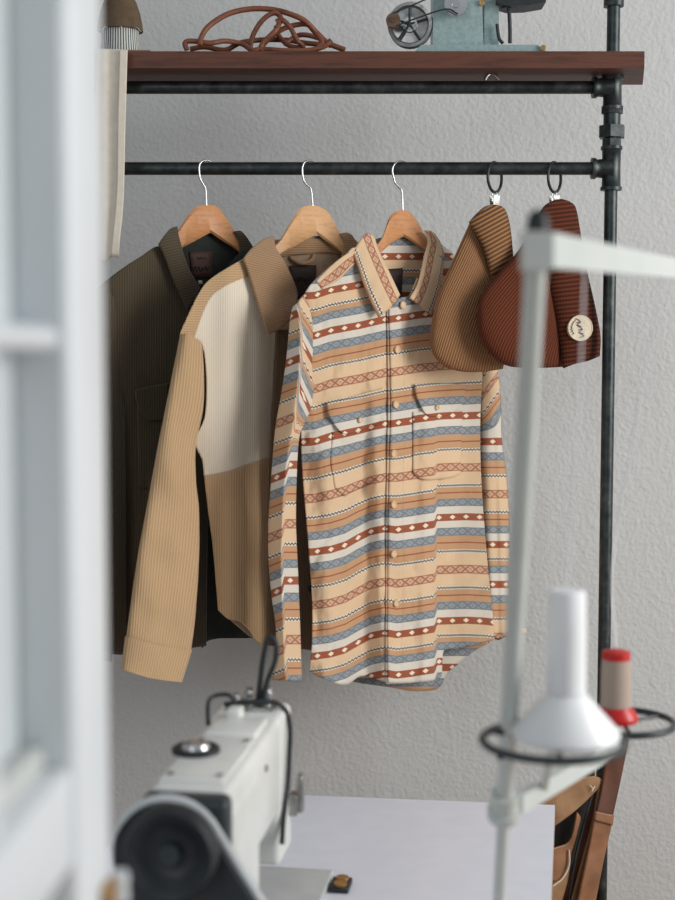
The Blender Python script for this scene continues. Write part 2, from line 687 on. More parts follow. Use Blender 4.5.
hexnut(bm, at(610, 111, YR).z, 0.0178, 0.010)
hexnut(bm, at(610, 132, YR).z, 0.0228, 0.0195, 0.25)
hexnut(bm, at(610, 143.5, YR).z, 0.0165, 0.014, 0.2)
from_bm('union_nut', bm, IRON, rack, False, bevel=0.001, seg=1)
bm = bmesh.new()
lathe(bm, [(0.011, 0), (0.011, SZ - PZ)], (polex(PZ), YR, PZ), (0, 0, 1), 24)
lathe(bm, [(0.0140, 0), (0.0140, 0.024)], (polex(PZ), YR, at(610, 127, YR).z), (0, 0, 1), 24)
from_bm('nipple', bm, IRON, rack, True)
bm = bmesh.new()
zc = at(613, 3, YR).z
lathe(bm, [(0.0165, -0.006), (0.0165, 0.03)], (polex(zc), YR, zc), (0, 0, 1), 24)
from_bm('coupling', bm, IRON, rack, True)

# shelf board
xr = at(644.5, 60, YF).x
xb = at(641, 80, YB).x
bm = bmesh.new()
pts = [(-0.72, YF, fz0), (xr, YF, fz0), (xb + 0.003, YB, fz0), (-0.72, YB, fz0)]
prism(bm, pts, (0, 0, 0), (0, 0, fz1 - fz0))
shelf = from_bm('shelf_board', bm, SHELFWOOD, None, False, bevel=0.002)
tag(shelf, 'long reddish brown wooden shelf board along the top of the pipe rack', 'shelf')
# pipe clip under shelf
clip = obj_tube('pipe_clip', catmull([at(485, 80, YR - .012), at(487, 76, YR - .012), at(491, 74, YR - .01), at(496, 76.5, YR - .012), at(499, 80, YR - .012)], 6), 0.003, STEEL, rack, 10)
SH = fz1  # shelf top

# ------------------------------------------------------------------ hangers
ANG = 43


def hanger(hookpts, outline, plane, mat, label, X):
    """outline in px, drawn in the garment plane; arms run on inside the garment"""
    pk = outline[0]
    root = empty('clothes_hanger', plane.hit(pk[0], pk[1] + 20))
    tag(root, label, 'clothes hanger', 'wooden clothes hangers on the rod')
    cx = pk[0]
    bm = bmesh.new()
    L = outline[1]
    Rr = outline[2]
    # two arms as tapering ribbons with thickness; rows (outer, inner)

    def arm(rows, sgn):
        rings = []
        P = [(catmull([V((r[0][0], r[0][1], 0)) for r in rows], 5)), catmull([V((r[1][0], r[1][1], 0)) for r in rows], 5)]
        for o_, i_ in zip(*P):
            q = []
            for (x, y), f in (((o_.x, o_.y), 0.0), ((i_.x, i_.y), 1.0)):
                dx_ = abs(x - cx)
                fo = -0.003 + 0.0001 * min(dx_, 30) - 0.00012 * max(0, dx_ - 30)
                q.append((x, y, fo))
            (x0, y0, a0), (x1, y1, a1) = q
            t = 0.007
            ring = [plane.hit(x0, y0, a0 + t * .5), plane.hit(x0 + (x1 - x0) * .12, y0 + (y1 - y0) * .12, a0 + t),
                    plane.hit(x0 + (x1 - x0) * .9, y0 + (y1 - y0) * .9, a1 + t), plane.hit(x1, y1, a1 + t * .5),
                    plane.hit(x1, y1, a1 - t), plane.hit(x0, y0, a0 - t)]
            rings.append([bm.verts.new(p) for p in ring])
        for A, B in zip(rings[:-1], rings[1:]):
            for k in range(6):
                bm.faces.new((A[k], A[(k + 1) % 6], B[(k + 1) % 6], B[k]))
        bm.faces.new(rings[0])
        bm.faces.new(rings[-1])
    arm(L, -1)
    arm(Rr, 1)
    from_bm('hanger_body', bm, mat, root, True, angle=35)
    hp = [plane.hit(x, y, 0) for x, y in hookpts]
    hk = strand('hook', hp, 0.0016, CHROME, root, 8, 10)
    return root


XC = [at(206, 168, YR).x, at(311, 168, YR).x, at(400, 168, YR).x]
PL = [Plane((x, YR, 1.6), ANG) for x in XC]

hanger([(213, 165), (209, 160.8), (204, 160.6), (200.5, 163), (199, 168), (200, 178), (203, 184), (205.6, 190), (206.4, 206)],
       [(207, 205),
        [((207.5, 204.5), (210.5, 232.5)), ((199, 206), (204, 236)), ((190, 212.5), (195, 241)), ((179.5, 228), (181, 249)), ((160, 252), (160, 268)), ((128, 274), (129, 288))],
        [((207.5, 204.5), (210.5, 232.5)), ((215, 206), (216, 236.5)), ((222.5, 212.5), (225, 242.5)), ((238, 236), (238.5, 252)), ((252, 256), (251, 268))]],
       PL[0], BEECH, 'beech wood hanger with chrome hook holding the dark olive jacket', XC[0])
hanger([(318, 165.5), (313, 161.3), (307, 161), (303.5, 164), (302.2, 170), (303.5, 180), (307, 185), (311, 190), (312.8, 207)],
       [(313.5, 205),
        [((314, 205), (317, 234)), ((304, 206.5), (309, 238)), ((297, 212), (302, 242)), ((288, 226), (291, 248.5)), ((274.5, 245.5), (277, 257)), ((240, 266), (240, 280)), ((205, 296), (206, 310))],
        [((314, 205), (317, 234)), ((321, 207.5), (322, 238)), ((330, 214.5), (330, 244)), ((345.5, 243), (344.5, 255.5)), ((362, 262), (360, 272))]],
       PL[1], BEECHP, 'pale beech hanger with chrome hook holding the cream and tan jacket', XC[1])
hanger([(408.5, 166), (405, 162), (398.5, 161.5), (394, 165), (392.3, 171), (394.8, 182), (398.5, 187), (401.8, 192), (402.8, 212)],
       [(403, 209.5),
        [((403, 209.5), (403.7, 236.5)), ((395, 212), (397, 239.5)), ((388.5, 219), (391, 243.5)), ((382, 237), (383.5, 250)), ((373, 247), (377, 255)), ((350, 264), (350, 276)), ((315, 292), (316, 304))],
        [((403, 209.5), (403.7, 236.5)), ((410, 212.5), (411, 241)), ((418, 222), (419, 247)), ((431, 245), (430, 255)), ((450, 264), (449, 274)), ((474, 290), (472, 300))]],
       PL[2], BEECH, 'reddish beech hanger with chrome hook holding the striped shirt', XC[2])

# ------------------------------------------------------------------ SHIRT
P3 = PL[2]
shirt = empty('patterned_shirt', P3.hit(398, 300, 0))
tag(shirt, 'cream, rust and blue patterned stripe button shirt on the hanger beside the beanies', 'shirt')

KB = [(300, 25), (315, 24), (330, 22), (345, 17.5), (358, 10), (370, 4), (388, 0), (396, 1.5), (415, -1), (433, -4), (434.5, -5), (436.5, -12), (465, -13), (485, -12), (500, -10)]
KT = [(300, 18), (315, 17), (330, 12), (360, 6.5), (388, 0), (420, -5), (440, -7), (480, -9)]


def offb(px, py):
    k = sm(py, 400, 560)
    return lerp_knots(px, KT) * (1 - k) + lerp_knots(px, KB) * k


def uv_body(px, py, a=0, b=0):
    y = py - offb(px, py)
    v = 39 + (y - 315) * 101 / 104.5
    return (px * 1.0 / 100, v / 100)


def n_body(px, py, a=0, b=0, back=False):
    s = min(max((px - 303) / (495 - 303), 0), 1)
    low = sm(py, 300, 560)
    n = 0.030 * math.sin(math.pi * (0.06 + 0.88 * s)) ** 0.7
    # soft vertical folds
    n += low * 0.014 * math.exp(-((px - 328) / 12) ** 2)
    n -= low * 0.016 * math.exp(-((px - 364) / 11) ** 2)
    n += 0.006 * math.exp(-((px - 372 - (py - 400) * .05) / 7) ** 2) * sm(py, 330, 420)
    n += low * 0.006 * math.exp(-((px - 400) / 16) ** 2)
    n += low * 0.012 * math.exp(-((px - 426) / 9) ** 2)
    n -= sm(py, 400, 600) * 0.020 * sm(px, 432, 438)
    n += 0.004 * math.exp(-((px - 468) / 12) ** 2)
    n += wr(px, py, 0.035, 0.006, 1) + wr(px + py * .5, py, 0.09, 0.0038, 5) + wr(px, py, 0.2, 0.0012, 8)
    # drag lines from the left armhole
    n += 0.003 * math.sin((px * 0.9 - py * 0.35) * 0.16) * (1 - sm(px, 320, 370)) * sm(py, 380, 430)
    return n


def n_plain(o):
    return lambda px, py, a, b: n_body(px, py) + o


sheet('back_panel', P3, [(318, 300), (352, 258), (390, 245), (432, 240), (465, 268), (480, 300)],
      [(316, 668), (350, 681), (388, 687), (412, 691), (434, 690), (442, 684), (446, 674), (458, 664), (474, 651), (489, 643)],
      [(318, 300), (316, 400), (314, 560), (316, 668)], [(480, 300), (479, 400), (482, 540), (489, 643)],
      lambda px, py, a, b: -0.014 - 0.012 * math.sin(math.pi * a) + wr(px, py, .03, .004, 4),
      lambda px, py, a, b: (px / 100, (py - 253) / 100 if py < 330 else (39 + (py - 318) * 101 / 104.5 + 8) / 100),
      STRIPE, shirt, 50, 80)
# inner neck (behind the hanger)
sheet('inner_yoke', P3, [(372, 240), (388, 236), (405, 234), (420, 233), (433, 238)], [(385, 300), (399, 304), (415, 300)],
      [(372, 240), (376, 262), (385, 300)], [(433, 238), (428, 262), (415, 300)],
      lambda px, py, a, b: -0.010, lambda px, py, a, b: (px / 100, (py - 253) / 100), STRIPE, shirt, 16, 20)
sheet('neck_label', P3, [(388, 269), (402.5, 268)], [(390.5, 296), (401.5, 296)], [(388, 269), (390.5, 296)], [(402.5, 268), (401.5, 296)],
      lambda px, py, a, b: -0.0075, lambda px, py, a, b: (a, b), LABELM, shirt, 4, 4)
FL = sheet('front_left_panel', P3, [(303, 296), (312, 283), (328, 268), (345, 255), (357, 249), (372, 285), (388, 306)],
           [(309.5, 672), (322, 678), (345, 685), (362, 676), (388, 683)],
           [(303, 296), (303, 320), (304, 350), (304, 395), (302, 418), (301, 440), (303, 480), (308, 540), (312, 600), (312, 640), (309.5, 672)],
           [(388, 306), (391, 400), (389, 500), (388, 600), (388, 683)],
           n_plain(0), uv_body, STRIPE, shirt, 70, 150)
FR = sheet('front_right_panel', P3, [(387, 303), (398, 305), (409, 296), (425, 262), (442, 256), (460, 268), (480, 292)],
           [(386, 684), (400, 683.5), (420, 682), (435, 680), (441, 676), (442, 662), (444, 650), (455, 649), (470, 646), (494, 640)],
           [(387, 303), (388, 400), (386.5, 500), (386, 600), (386, 684)],
           [(480, 292), (481, 330), (482, 372), (480, 420), (481, 480), (487, 560), (492, 610), (494, 640)],
           n_plain(0.0035), lambda px, py, a, b: uv_body(px, py - 1), STRIPE, shirt, 100, 150)
# front yoke point at the left shoulder
sheet('shoulder_yoke', P3, [(316, 281), (330, 267), (345, 255), (354, 251)], [(322, 289), (338, 280), (352, 266), (358, 262)],
      [(316, 281), (322, 289)], [(354, 251), (358, 262)],
      n_plain(0.0016), lambda px, py, a, b: (px * 1.3 / 100, (39 + 46 + 15 * b) / 100), STRIPE, shirt, 20, 8)
# stitched placket line
sheet('placket', P3, [(389, 307), (401, 304)], [(388, 683), (402, 683)], [(389, 307), (391, 400), (389, 500), (388, 600), (388, 683)],
      [(401, 304), (404, 400), (403, 500), (402, 600), (402, 683)],
      n_plain(0.0062), lambda px, py, a, b: uv_body(px, py - 1), STRIPE, shirt, 6, 150)


def collar(name, o, uvf, top, bottom, left, right, root, mat, plane, nf, nu=14, nv=26):
    c = sheet(name, plane, top, bottom, left, right, nf, uvf, mat, root, nu, nv, thick=0.003, smooth=True)
    return c


collar('collar', 0, lambda px, py, a, b: ((py * 1.0) / 100, (39 + 77 - 31 * a) / 100),
       [(352.5, 253), (359, 242), (366, 233.5), (373.8, 236.7)], [(378.5, 317.5), (391.6, 306), (399.5, 295)],
       [(352.5, 253), (357.5, 265.5), (367, 293), (378.5, 317.5)], [(373.8, 236.7), (378, 250), (387, 268.5), (399.5, 295)],
       shirt, STRIPE, P3, lambda px, py, a, b: n_body(px, py) * sm(py, 225, 285) + 0.013 + 0.004 * math.sin(math.pi * a))
collar('collar', 0, lambda px, py, a, b: ((py * 1.0) / 100, (39 + 46 + 31 * a) / 100),
       [(420, 231), (427, 230.5), (433, 232.5), (439, 241)], [(409.5, 298), (420, 306), (431, 315)],
       [(420, 231), (427.5, 240), (424, 256), (418, 283), (409.5, 298)], [(439, 241), (443.5, 256), (440, 285), (431, 315)],
       shirt, STRIPE, P3, lambda px, py, a, b: n_body(px, py) * sm(py, 225, 285) + 0.013 + 0.004 * math.sin(math.pi * a))
# collar stand
sheet('collar_stand', P3, [(396, 300), (400, 298), (411, 296)], [(390, 312), (400, 306), (414, 303)], [(396, 300), (390, 312)], [(411, 296), (414, 303)],
      n_plain(0.005), lambda px, py, a, b: (px / 100, (39 + 14 + 8 * b) / 100), STRIPE, shirt, 8, 6)


def button(px, py, plane, nf, root, r=0.0062, mat=BUTTON):
    c = plane.hit(px, py, nf(px, py, 0, 0) + 0.003)
    bm = bmesh.new()
    ax = plane.n
    lathe(bm, [(0, 0), (r, 0), (r, 0.0016), (r * .92, 0.0024), (r * .7, 0.0024), (r * .62, 0.0017), (0, 0.0016)], c, ax, 24)
    b = from_bm('button', bm, mat, root, True, angle=50)
    return b


for x, y in ((402.5, 305), (397, 349.5), (395.5, 404.5), (393.5, 453.5), (393.5, 504.5), (393.5, 554), (396, 603)):
    button(x, y, P3, n_plain(0.0062), shirt)
# pocket and flaps
for nm, T, B, L, R, o in (
    ('pocket', [(333, 432), (388 - 3, 424)], [(335, 488), (345, 496), (352, 492), (385, 474)], [(333, 432), (331, 460), (335, 488)], [(385, 424), (385, 450), (385, 474)], 0.002),
    ('pocket', [(413, 412), (462, 410)], [(413, 474), (425, 480), (450, 478), (460, 474)], [(413, 412), (413, 474)], [(462, 410), (460, 474)], 0.006),
    ('pocket_flap', [(326.5, 402), (340, 400), (362, 394), (385, 388)], [(337, 428), (345, 434), (362, 430), (385, 419)],
     [(326.5, 402), (328.5, 415), (337, 428)], [(385, 388), (385, 404), (385, 419)], 0.0055),
    ('pocket_flap', [(414.5, 384), (440, 383), (465, 385)], [(424, 412), (430, 416), (448, 415), (463, 403)],
     [(414.5, 384), (417, 398), (424, 412)], [(465, 385), (464, 394), (463, 403)], 0.009)):
    sheet(nm, P3, T, B, L, R, n_plain(o), lambda px, py, a, b: uv_body(px, py), STRIPE, shirt, 24, 24, thick=0.0022)
button(360, 420, P3, n_plain(0.0065), shirt, 0.0045)
button(437, 407.5, P3, n_plain(0.0105), shirt, 0.0045)

# left sleeve: two facets meeting in a ridge
RID = [(296, 297), (300, 330), (299.5, 365), (294, 420), (287, 460), (283, 500), (281, 560), (282, 600), (284, 650), (286, 684)]


def ridge(py):
    return lerp_knots(py, [(y, x) for x, y in RID])


def uv_sl(px, py, a, b):
    r = ridge(py)
    v = 39 + (py - 354) * 0.872
    if px > r:
        up = 1 - sm(py, 415, 450)
        d = sm(px - r, 0, 3)
        v -= up * (22 * d + 1.55 * (px - r)) - (1 - up) * 8 * d
    else:
        v += 0.5 * (r - px)*0 + 0.45 * (px - r) * -1 * 0.0
        v += 0.35 * (px - r)
    return (px / 100, v / 100)


def n_sl(px, py, a, b):
    r = ridge(py)
    base = 0.022 + 0.014 * sm(py, 300, 480)
    d = px - r
    n = base - (0.0016 * abs(d) if d < 0 else 0.0011 * abs(d))
    if py < 440:
        n -= 0.003 * sm(d, 2, 14) * (1 - sm(py, 400, 440))
    return n + wr(px, py, 0.05, 0.004, 9)


sheet('sleeve', P3, [(303, 295), (305, 300), (309, 312), (315, 326)][0:1] + [(309, 306), (314, 330)],
      [(272, 680), (288, 681), (302, 682)],
      [(303, 295), (297, 303), (291, 313), (286, 360), (281, 395), (275, 430), (271, 480), (268, 530), (269, 570), (272, 600), (276, 635), (272, 680)],
      [(314, 330), (315, 360), (314.5, 398), (303, 426), (299, 440), (297, 470), (296, 520), (298, 570), (300, 620), (302, 682)],
      n_sl, uv_sl, STRIPE, shirt, 36, 150, pillow=0.012, pil_edges='bottom')
# right sleeve, set behind the body


def uv_sr(px, py, a, b):
    v = 342 + (py - 541) * 0.98
    if py < 440:
        v += (px - 486) * 1.3 * (1 - sm(py, 405, 440))
    return (px / 100, v / 100)


sheet('sleeve', P3, [(474, 300), (484, 312), (492, 340)], [(489, 636), (498, 640), (505, 637), (513, 634)],
      [(474, 300), (478, 360), (479, 420), (480, 480), (484, 560), (489, 636)],
      [(492, 340), (498, 372), (501, 400), (502, 440), (507, 480), (510, 530), (509, 590), (513, 634)],
      lambda px, py, a, b: -0.022 + 0.010 * math.sin(3.1 * a) + wr(px, py, .05, .004, 3) - 0.008 * math.exp(-((px - (494 + (py - 430) * .02)) / 4) ** 2) * sm(py, 420, 450),
      uv_sr, STRIPE, shirt, 26, 110, pillow=0.012, pil_edges='bottom')
sheet('cuff', P3, [(509, 624), (518, 627), (526, 629)], [(507, 640), (516, 636), (526, 632)], [(509, 624), (507, 640)], [(526, 629), (526, 632)],
      lambda px, py, a, b: -0.03, uv_sr, STRIPE, shirt, 8, 8)

# ------------------------------------------------------------------ JACKET 2 (cream and tan)
P2 = PL[1]
jk = empty('two_tone_jacket', P2.hit(310, 300, 0))
tag(jk, 'cream and tan corduroy jacket between the dark olive jacket and the striped shirt', 'jacket')


def n_j2(px, py, a=0, b=0):
    s = min(max((px - 195) / 190, 0), 1)
    n = 0.030 * math.sin(math.pi * (0.08 + 0.84 * s)) ** 0.7
    n += 0.010 * math.exp(-((px - 232) / 16) ** 2)
    n -= 0.024 * sm(px, 254, 276) * sm(py, 300, 360)
    n += wr(px, py, 0.03, 0.009, 21)
    return n


def nj(o):
    return lambda px, py, a, b: n_j2(px, py) + o


def uvp(px, py, a, b):
    return (px / 100, py / 100)


sheet('back_panel', P2, [(210, 290), (245, 262), (300, 246), (350, 238), (372, 262), (390, 300)], [(225, 612), (262, 634), (310, 640), (392, 640)],
      [(210, 290), (208, 450), (225, 612)], [(390, 300), (388, 450), (392, 640)],
      lambda px, py, a, b: -0.020 - 0.008 * math.sin(math.pi * a), uvp, TANL, jk, 30, 50)
sheet('white_chest_panel', P2, [(192, 338), (207, 301), (221, 287), (247, 274), (262, 300), (300, 300)],
      [(204, 476), (230, 471), (258, 461), (275, 458), (318, 452)],
      [(192, 338), (202, 346), (206, 372), (205, 415), (195, 441), (202, 460), (204, 476)], [(300, 300), (318, 380), (318, 452)],
      nj(0), uvp, CREAM, jk, 60, 80)
sheet('lower_front_panel', P2, [(204, 476), (230, 471), (258, 461), (275, 458), (318, 452)],
      [(218, 610), (228, 619), (240, 622), (250, 632), (256, 641), (270, 646), (318, 650)],
      [(204, 476), (208, 510), (213, 550), (218, 610)], [(318, 452), (318, 540), (318, 650)],
      nj(0.0005), uvp, TAN, jk, 60, 70)
sheet('hem_facing', P2, [(228, 612), (245, 616), (258, 620)], [(230, 620), (243, 631), (252, 638), (258, 640)], [(228, 612), (230, 620)], [(258, 620), (258, 640)],
      nj(-0.008), uvp, TANL, jk, 10, 8)
sheet('front_strip', P2, [(276, 330), (320, 330)], [(268, 645), (318, 651)], [(276, 330), (270, 460), (268, 645)], [(320, 330), (320, 500), (318, 651)],
      nj(0.004), uvp, TANB, jk, 14, 60, thick=0.003)  # darker brown strip down the jacket front
sheet('shoulder_yoke', P2, [(186, 321), (198, 295), (211, 278.5), (243, 259), (262, 250)], [(193, 340), (207, 302), (221, 288), (247, 276), (262, 268)],
      [(186, 321), (180, 336), (193, 340)], [(262, 250), (262, 268)],
      nj(0.002), lambda px, py, a, b: (py / 100, px / 100), TAN, jk, 40, 10)


def n_s2(px, py, a, b):
    return 0.018 + 0.020 * sm(py, 340, 520) + wr(px, py, 0.04, 0.008, 31) - 0.008 * sm(py, 636, 642) * 0


sheet('sleeve', P2, [(180, 335), (188, 333), (195, 338), (202, 343)], [(126, 638), (158, 646), (191, 651)],
      [(180, 335), (174, 365), (167, 400), (157, 450), (148, 500), (137, 560), (126, 638)],
      [(202, 343), (204, 375), (203, 410), (196, 445), (196, 480), (199, 510), (199, 560), (195, 620), (191, 651)],
      n_s2, lambda px, py, a, b: (-(a - .5) * (22 + 42 * b) / 100, py / 100), TAN, jk, 40, 120, pillow=0.020, pil_edges='none')
sheet('cuff', P2, [(125, 636), (158, 645), (192, 650)], [(121, 669), (150, 678), (182, 682.5)],
      [(125, 636), (121, 669)], [(192, 650), (182, 682.5)],
      lambda px, py, a, b: n_s2(px, py, a, b) + 0.0015, lambda px, py, a, b: (-(a - .5) * 64 / 100, py / 100), TAN, jk, 40, 16, pillow=0.0215, pil_edges='none')
# armhole undercut (dark inner sleeve edge)
sheet('collar', P2, [(243, 259), (250, 250), (263, 239.5), (272.7, 236)], [(268, 334.5), (279, 329), (290, 320)],
      [(243, 259), (248, 272), (256, 298), (268, 334.5)], [(272.7, 236), (276, 250), (285, 264), (297, 295), (290, 320)],
      lambda px, py, a, b: n_j2(px, py) * sm(py, 234, 262) + 0.012 + 0.02 * sm(py, 290, 325) + 0.004 * math.sin(math.pi * a),
      lambda px, py, a, b: ((py - 0.25 * px) / 100, px / 100), TANC, jk, 20, 34, thick=0.004)
sheet('collar', P2, [(340, 234), (346, 232.5), (352, 236), (358, 247)], [(322, 300), (335, 305), (352, 300)],
      [(340, 234), (344, 245), (338, 268), (322, 300)], [(358, 247), (360, 262), (352, 300)],
      lambda px, py, a, b: 0.008, lambda px, py, a, b: (py / 100, px / 100), TANC, jk, 14, 20, thick=0.004)
sheet('inner_back', P2, [(272, 240), (300, 238), (330, 235), (345, 240)], [(292, 318), (310, 322), (330, 318)], [(272, 240), (280, 280), (292, 318)], [(345, 240), (340, 280), (330, 318)],
      lambda px, py, a, b: -0.010, uvp, TANL, jk, 14, 16)
sheet('neck_band', P2, [(275, 243), (300, 240), (330, 238), (344, 241)], [(277, 257), (300, 254.5), (330, 253), (344, 256)], [(275, 243), (277, 257)], [(344, 241), (344, 256)],
      lambda px, py, a, b: -0.007, lambda px, py, a, b: (py / 100, px / 100), TANC, jk, 14, 6)
LB2 = sheet('neck_label', P2, [(290, 265.5), (316, 265)], [(289.5, 300), (315, 299)], [(290, 265.5), (289.5, 300)], [(316, 265), (315, 299)],
            lambda px, py, a, b: -0.0065, uvp, LABELM, jk, 4, 4)
strand('hanging_loop', [P2.hit(x, y, n) for x, y, n in ((290, 257, -.006), (294, 260, -.003), (300, 263, -.002), (306, 263, -.002), (312, 260, -.003), (314, 255, -.006))], 0.0034, TANC, jk)
button(311, 588, P2, nj(0.007), jk, 0.007, BLACK)


def scribble(plane, x0, y0, wd, ht, off, parent, mat, n=10, r=0.0005, seed=3, tilt=0.0):
    rnd = random.Random(seed)
    P = []
    for i in range(n):
        t = i / (n - 1)
        P.append(plane.hit(x0 + wd * t, y0 - tilt * t + (ht * (0.5 if i % 2 else -0.5)) * (0.5 + rnd.random() * .8), off))
    return strand('script_lettering', P, r, mat, parent, 5, 6)


scribble(P2, 294, 279.5, 17, 5, -0.005, jk, INK, 11, 0.0006)
# ------------------------------------------------------------------ JACKET 1 (olive)
P1 = PL[0]
jo = empty('olive_jacket', P1.hit(206, 300, 0))
tag(jo, 'dark olive corduroy jacket hanging leftmost beside the white door frame', 'jacket')


def n_j1(px, py, a=0, b=0):
    s = min(max((px - 88) / 190, 0), 1)
    return 0.028 * math.sin(math.pi * (0.06 + 0.88 * s)) ** 0.7 + wr(px, py, 0.03, 0.008, 41) + 0.005 * math.sin(px * .14) * sm(py, 400, 560)


def n1(o):
    return lambda px, py, a, b: n_j1(px, py) + o


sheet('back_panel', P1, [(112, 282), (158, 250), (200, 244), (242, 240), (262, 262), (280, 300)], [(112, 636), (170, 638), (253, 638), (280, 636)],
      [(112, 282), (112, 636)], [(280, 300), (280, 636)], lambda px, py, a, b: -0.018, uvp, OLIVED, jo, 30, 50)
sheet('front_left_panel', P1, [(98, 287), (120, 270), (140, 257), (160, 246), (178, 262), (205, 312)], [(102, 648), (140, 648), (170, 650), (206, 646)],
      [(98, 287), (98, 460), (102, 648)], [(205, 312), (208, 460), (206, 646)],
      n1(0), uvp, OLIVE, jo, 60, 90)
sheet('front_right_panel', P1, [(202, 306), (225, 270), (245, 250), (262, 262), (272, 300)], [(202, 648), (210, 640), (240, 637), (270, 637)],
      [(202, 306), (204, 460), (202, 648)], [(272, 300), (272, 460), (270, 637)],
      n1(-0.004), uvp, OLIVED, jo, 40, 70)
sheet('sleeve', P1, [(96, 290), (104, 284), (116, 300)], [(98, 650), (112, 654), (126, 655)],
      [(96, 290), (88, 400), (90, 520), (98, 650)], [(116, 300), (124, 400), (126, 520), (126, 655)],
      lambda px, py, a, b: 0.010 + 0.02 * sm(py, 320, 480), uvp, OLIVE, jo, 20, 60, pillow=0.016, pil_edges='bottom')
sheet('collar', P1, [(158.5, 244), (164, 236), (170, 229), (176.6, 226.5)], [(187, 310), (192, 303), (199, 288)],
      [(158.5, 244), (165, 258), (173, 280), (187, 310)], [(176.6, 226.5), (179, 240), (187, 266), (199, 288)],
      lambda px, py, a, b: n_j1(px, py) * sm(py, 222, 250) + 0.012 + 0.004 * math.sin(math.pi * a),
      lambda px, py, a, b: ((py * .9 + .2 * px) / 100, px / 100), OLIVE, jo, 16, 30, thick=0.004)
sheet('collar', P1, [(234, 231.5), (240, 231), (246, 237), (253, 248)], [(226, 288), (240, 290), (254, 282)],
      [(234, 231.5), (240, 246), (237, 268), (226, 288)], [(253, 248), (256, 262), (254, 282)],
      lambda px, py, a, b: 0.010, lambda px, py, a, b: (py / 100, px / 100), OLIVE, jo, 12, 16, thick=0.004)
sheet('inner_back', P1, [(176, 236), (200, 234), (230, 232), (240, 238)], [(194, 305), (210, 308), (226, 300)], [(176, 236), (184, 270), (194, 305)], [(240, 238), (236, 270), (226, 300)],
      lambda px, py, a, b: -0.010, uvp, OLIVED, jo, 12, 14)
sheet('neck_label', P1, [(189.5, 252), (212.5, 251.5)], [(192.5, 278), (212, 277)], [(189.5, 252), (192.5, 278)], [(212.5, 251.5), (212, 277)],
      lambda px, py, a, b: -0.0075, uvp, LABELR, jo, 4, 4)
scribble(P1, 192, 269, 17, 4.5, -0.006, jo, INK, 11, 0.0006, 5)
scribble(P1, 197, 258, 9, 2.5, -0.006, jo, INK, 6, 0.0004, 6)
sheet('size_tag', P1, [(198, 280.5), (202, 280.5)], [(199, 284.5), (202.5, 284)], [(198, 280.5), (199, 284.5)], [(202, 280.5), (202.5, 284)],
      lambda px, py, a, b: 0.006, uvp, CANVAS, jo, 3, 3)
sheet('pocket_flap', P1, [(134.5, 390), (150, 386), (168, 383)], [(141, 412), (147, 419), (152, 421), (166, 419)], [(134.5, 390), (137, 402), (141, 412)], [(168, 383), (166, 419)],
      n1(0.007), uvp, OLIVE, jo, 16, 14, thick=0.003)
sheet('pocket', P1, [(137, 405), (168, 400)], [(139, 488), (166, 490)], [(137, 405), (139, 488)], [(168, 400), (166, 490)],
      n1(0.0032), uvp, OLIVE, jo, 16, 24, thick=0.002)
# grey garment peeking out at the left
P0 = Plane((at(96, 168, YR).x, YR, 1.6), ANG)
gg = empty('grey_garment', P0.hit(98, 400, 0))
tag(gg, 'thin sliver of a grey garment edge between door frame and olive jacket', 'garment')
sheet('sleeve', P0, [(84, 330), (96, 322), (105, 330)], [(88, 656), (100, 660), (112, 662)], [(84, 330), (78, 480), (88, 656)], [(105, 330), (110, 440), (112, 560), (112, 662)],
      lambda px, py, a, b: 0.045, uvp, GREYC, gg, 16, 50, pillow=0.012, pil_edges='bottom')

# ------------------------------------------------------------------ beanies on clip rings
PB1 = Plane((at(494, 168, YR).x, YR, 1.6), 30)
PB2 = Plane((at(554, 168, YR).x, YR, 1.6), 30)


def uvk(su, sv):
    return lambda px, py, a, b: (su * a / 100, sv * b / 100)


def dome(px, py, a, b):
    return 0.006


b1 = empty('knit_beanie', PB1.hit(490, 205, 0))
tag(b1, 'tan knitted beanie clipped to the rod next to the striped shirt', 'beanie', None)
sheet('crown', PB1, [(470, 222), (478, 226), (487, 240), (494, 262), (503, 300)],
      [(429, 336), (432, 352), (441, 364), (458, 371), (480, 372), (503, 369)],
      [(470, 222), (452, 262), (437, 298), (429, 336)], [(503, 300), (508, 340), (503, 369)],
      lambda px, py, a, b: 0.0, uvk(105, 130), BEANT, b1, 40, 50, pillow=0.024)
sheet('folded_cuff', PB1, [(468.5, 222), (477, 213), (484, 207), (492, 204)], [(492, 281), (502, 272), (514, 262)],
      [(468.5, 222), (475, 232), (484, 250), (492, 281)], [(492, 204), (504, 208), (510, 225), (514, 262)],
      lambda px, py, a, b: 0.012 + 0.014 * math.sin(math.pi * min(1, b * .8)), lambda px, py, a, b: ((py + 0.55 * px) * 1.0 / 100, (px - .5 * py) / 100),
      BEANTC, b1, 30, 44, pillow=0.012)
b2 = empty('knit_beanie', PB2.hit(555, 204, 0))
tag(b2, 'rust brown knitted beanie with round patch, clipped beside the pipe upright', 'beanie', None)
sheet('crown', PB2, [(534, 224), (545, 222), (552, 250), (556, 300), (561, 340)],
      [(476.5, 318), (480, 338), (492, 356), (508, 366), (535, 368), (563, 367)],
      [(534, 224), (517, 252), (492, 280), (480, 298), (476.5, 318)], [(561, 340), (563, 352), (563, 367)],
      lambda px, py, a, b: 0.0, uvk(110, 140), BEANR, b2, 40, 50, pillow=0.026)
CUFN = lambda px, py, a, b: 0.014 + 0.008 * math.sin(math.pi * a)
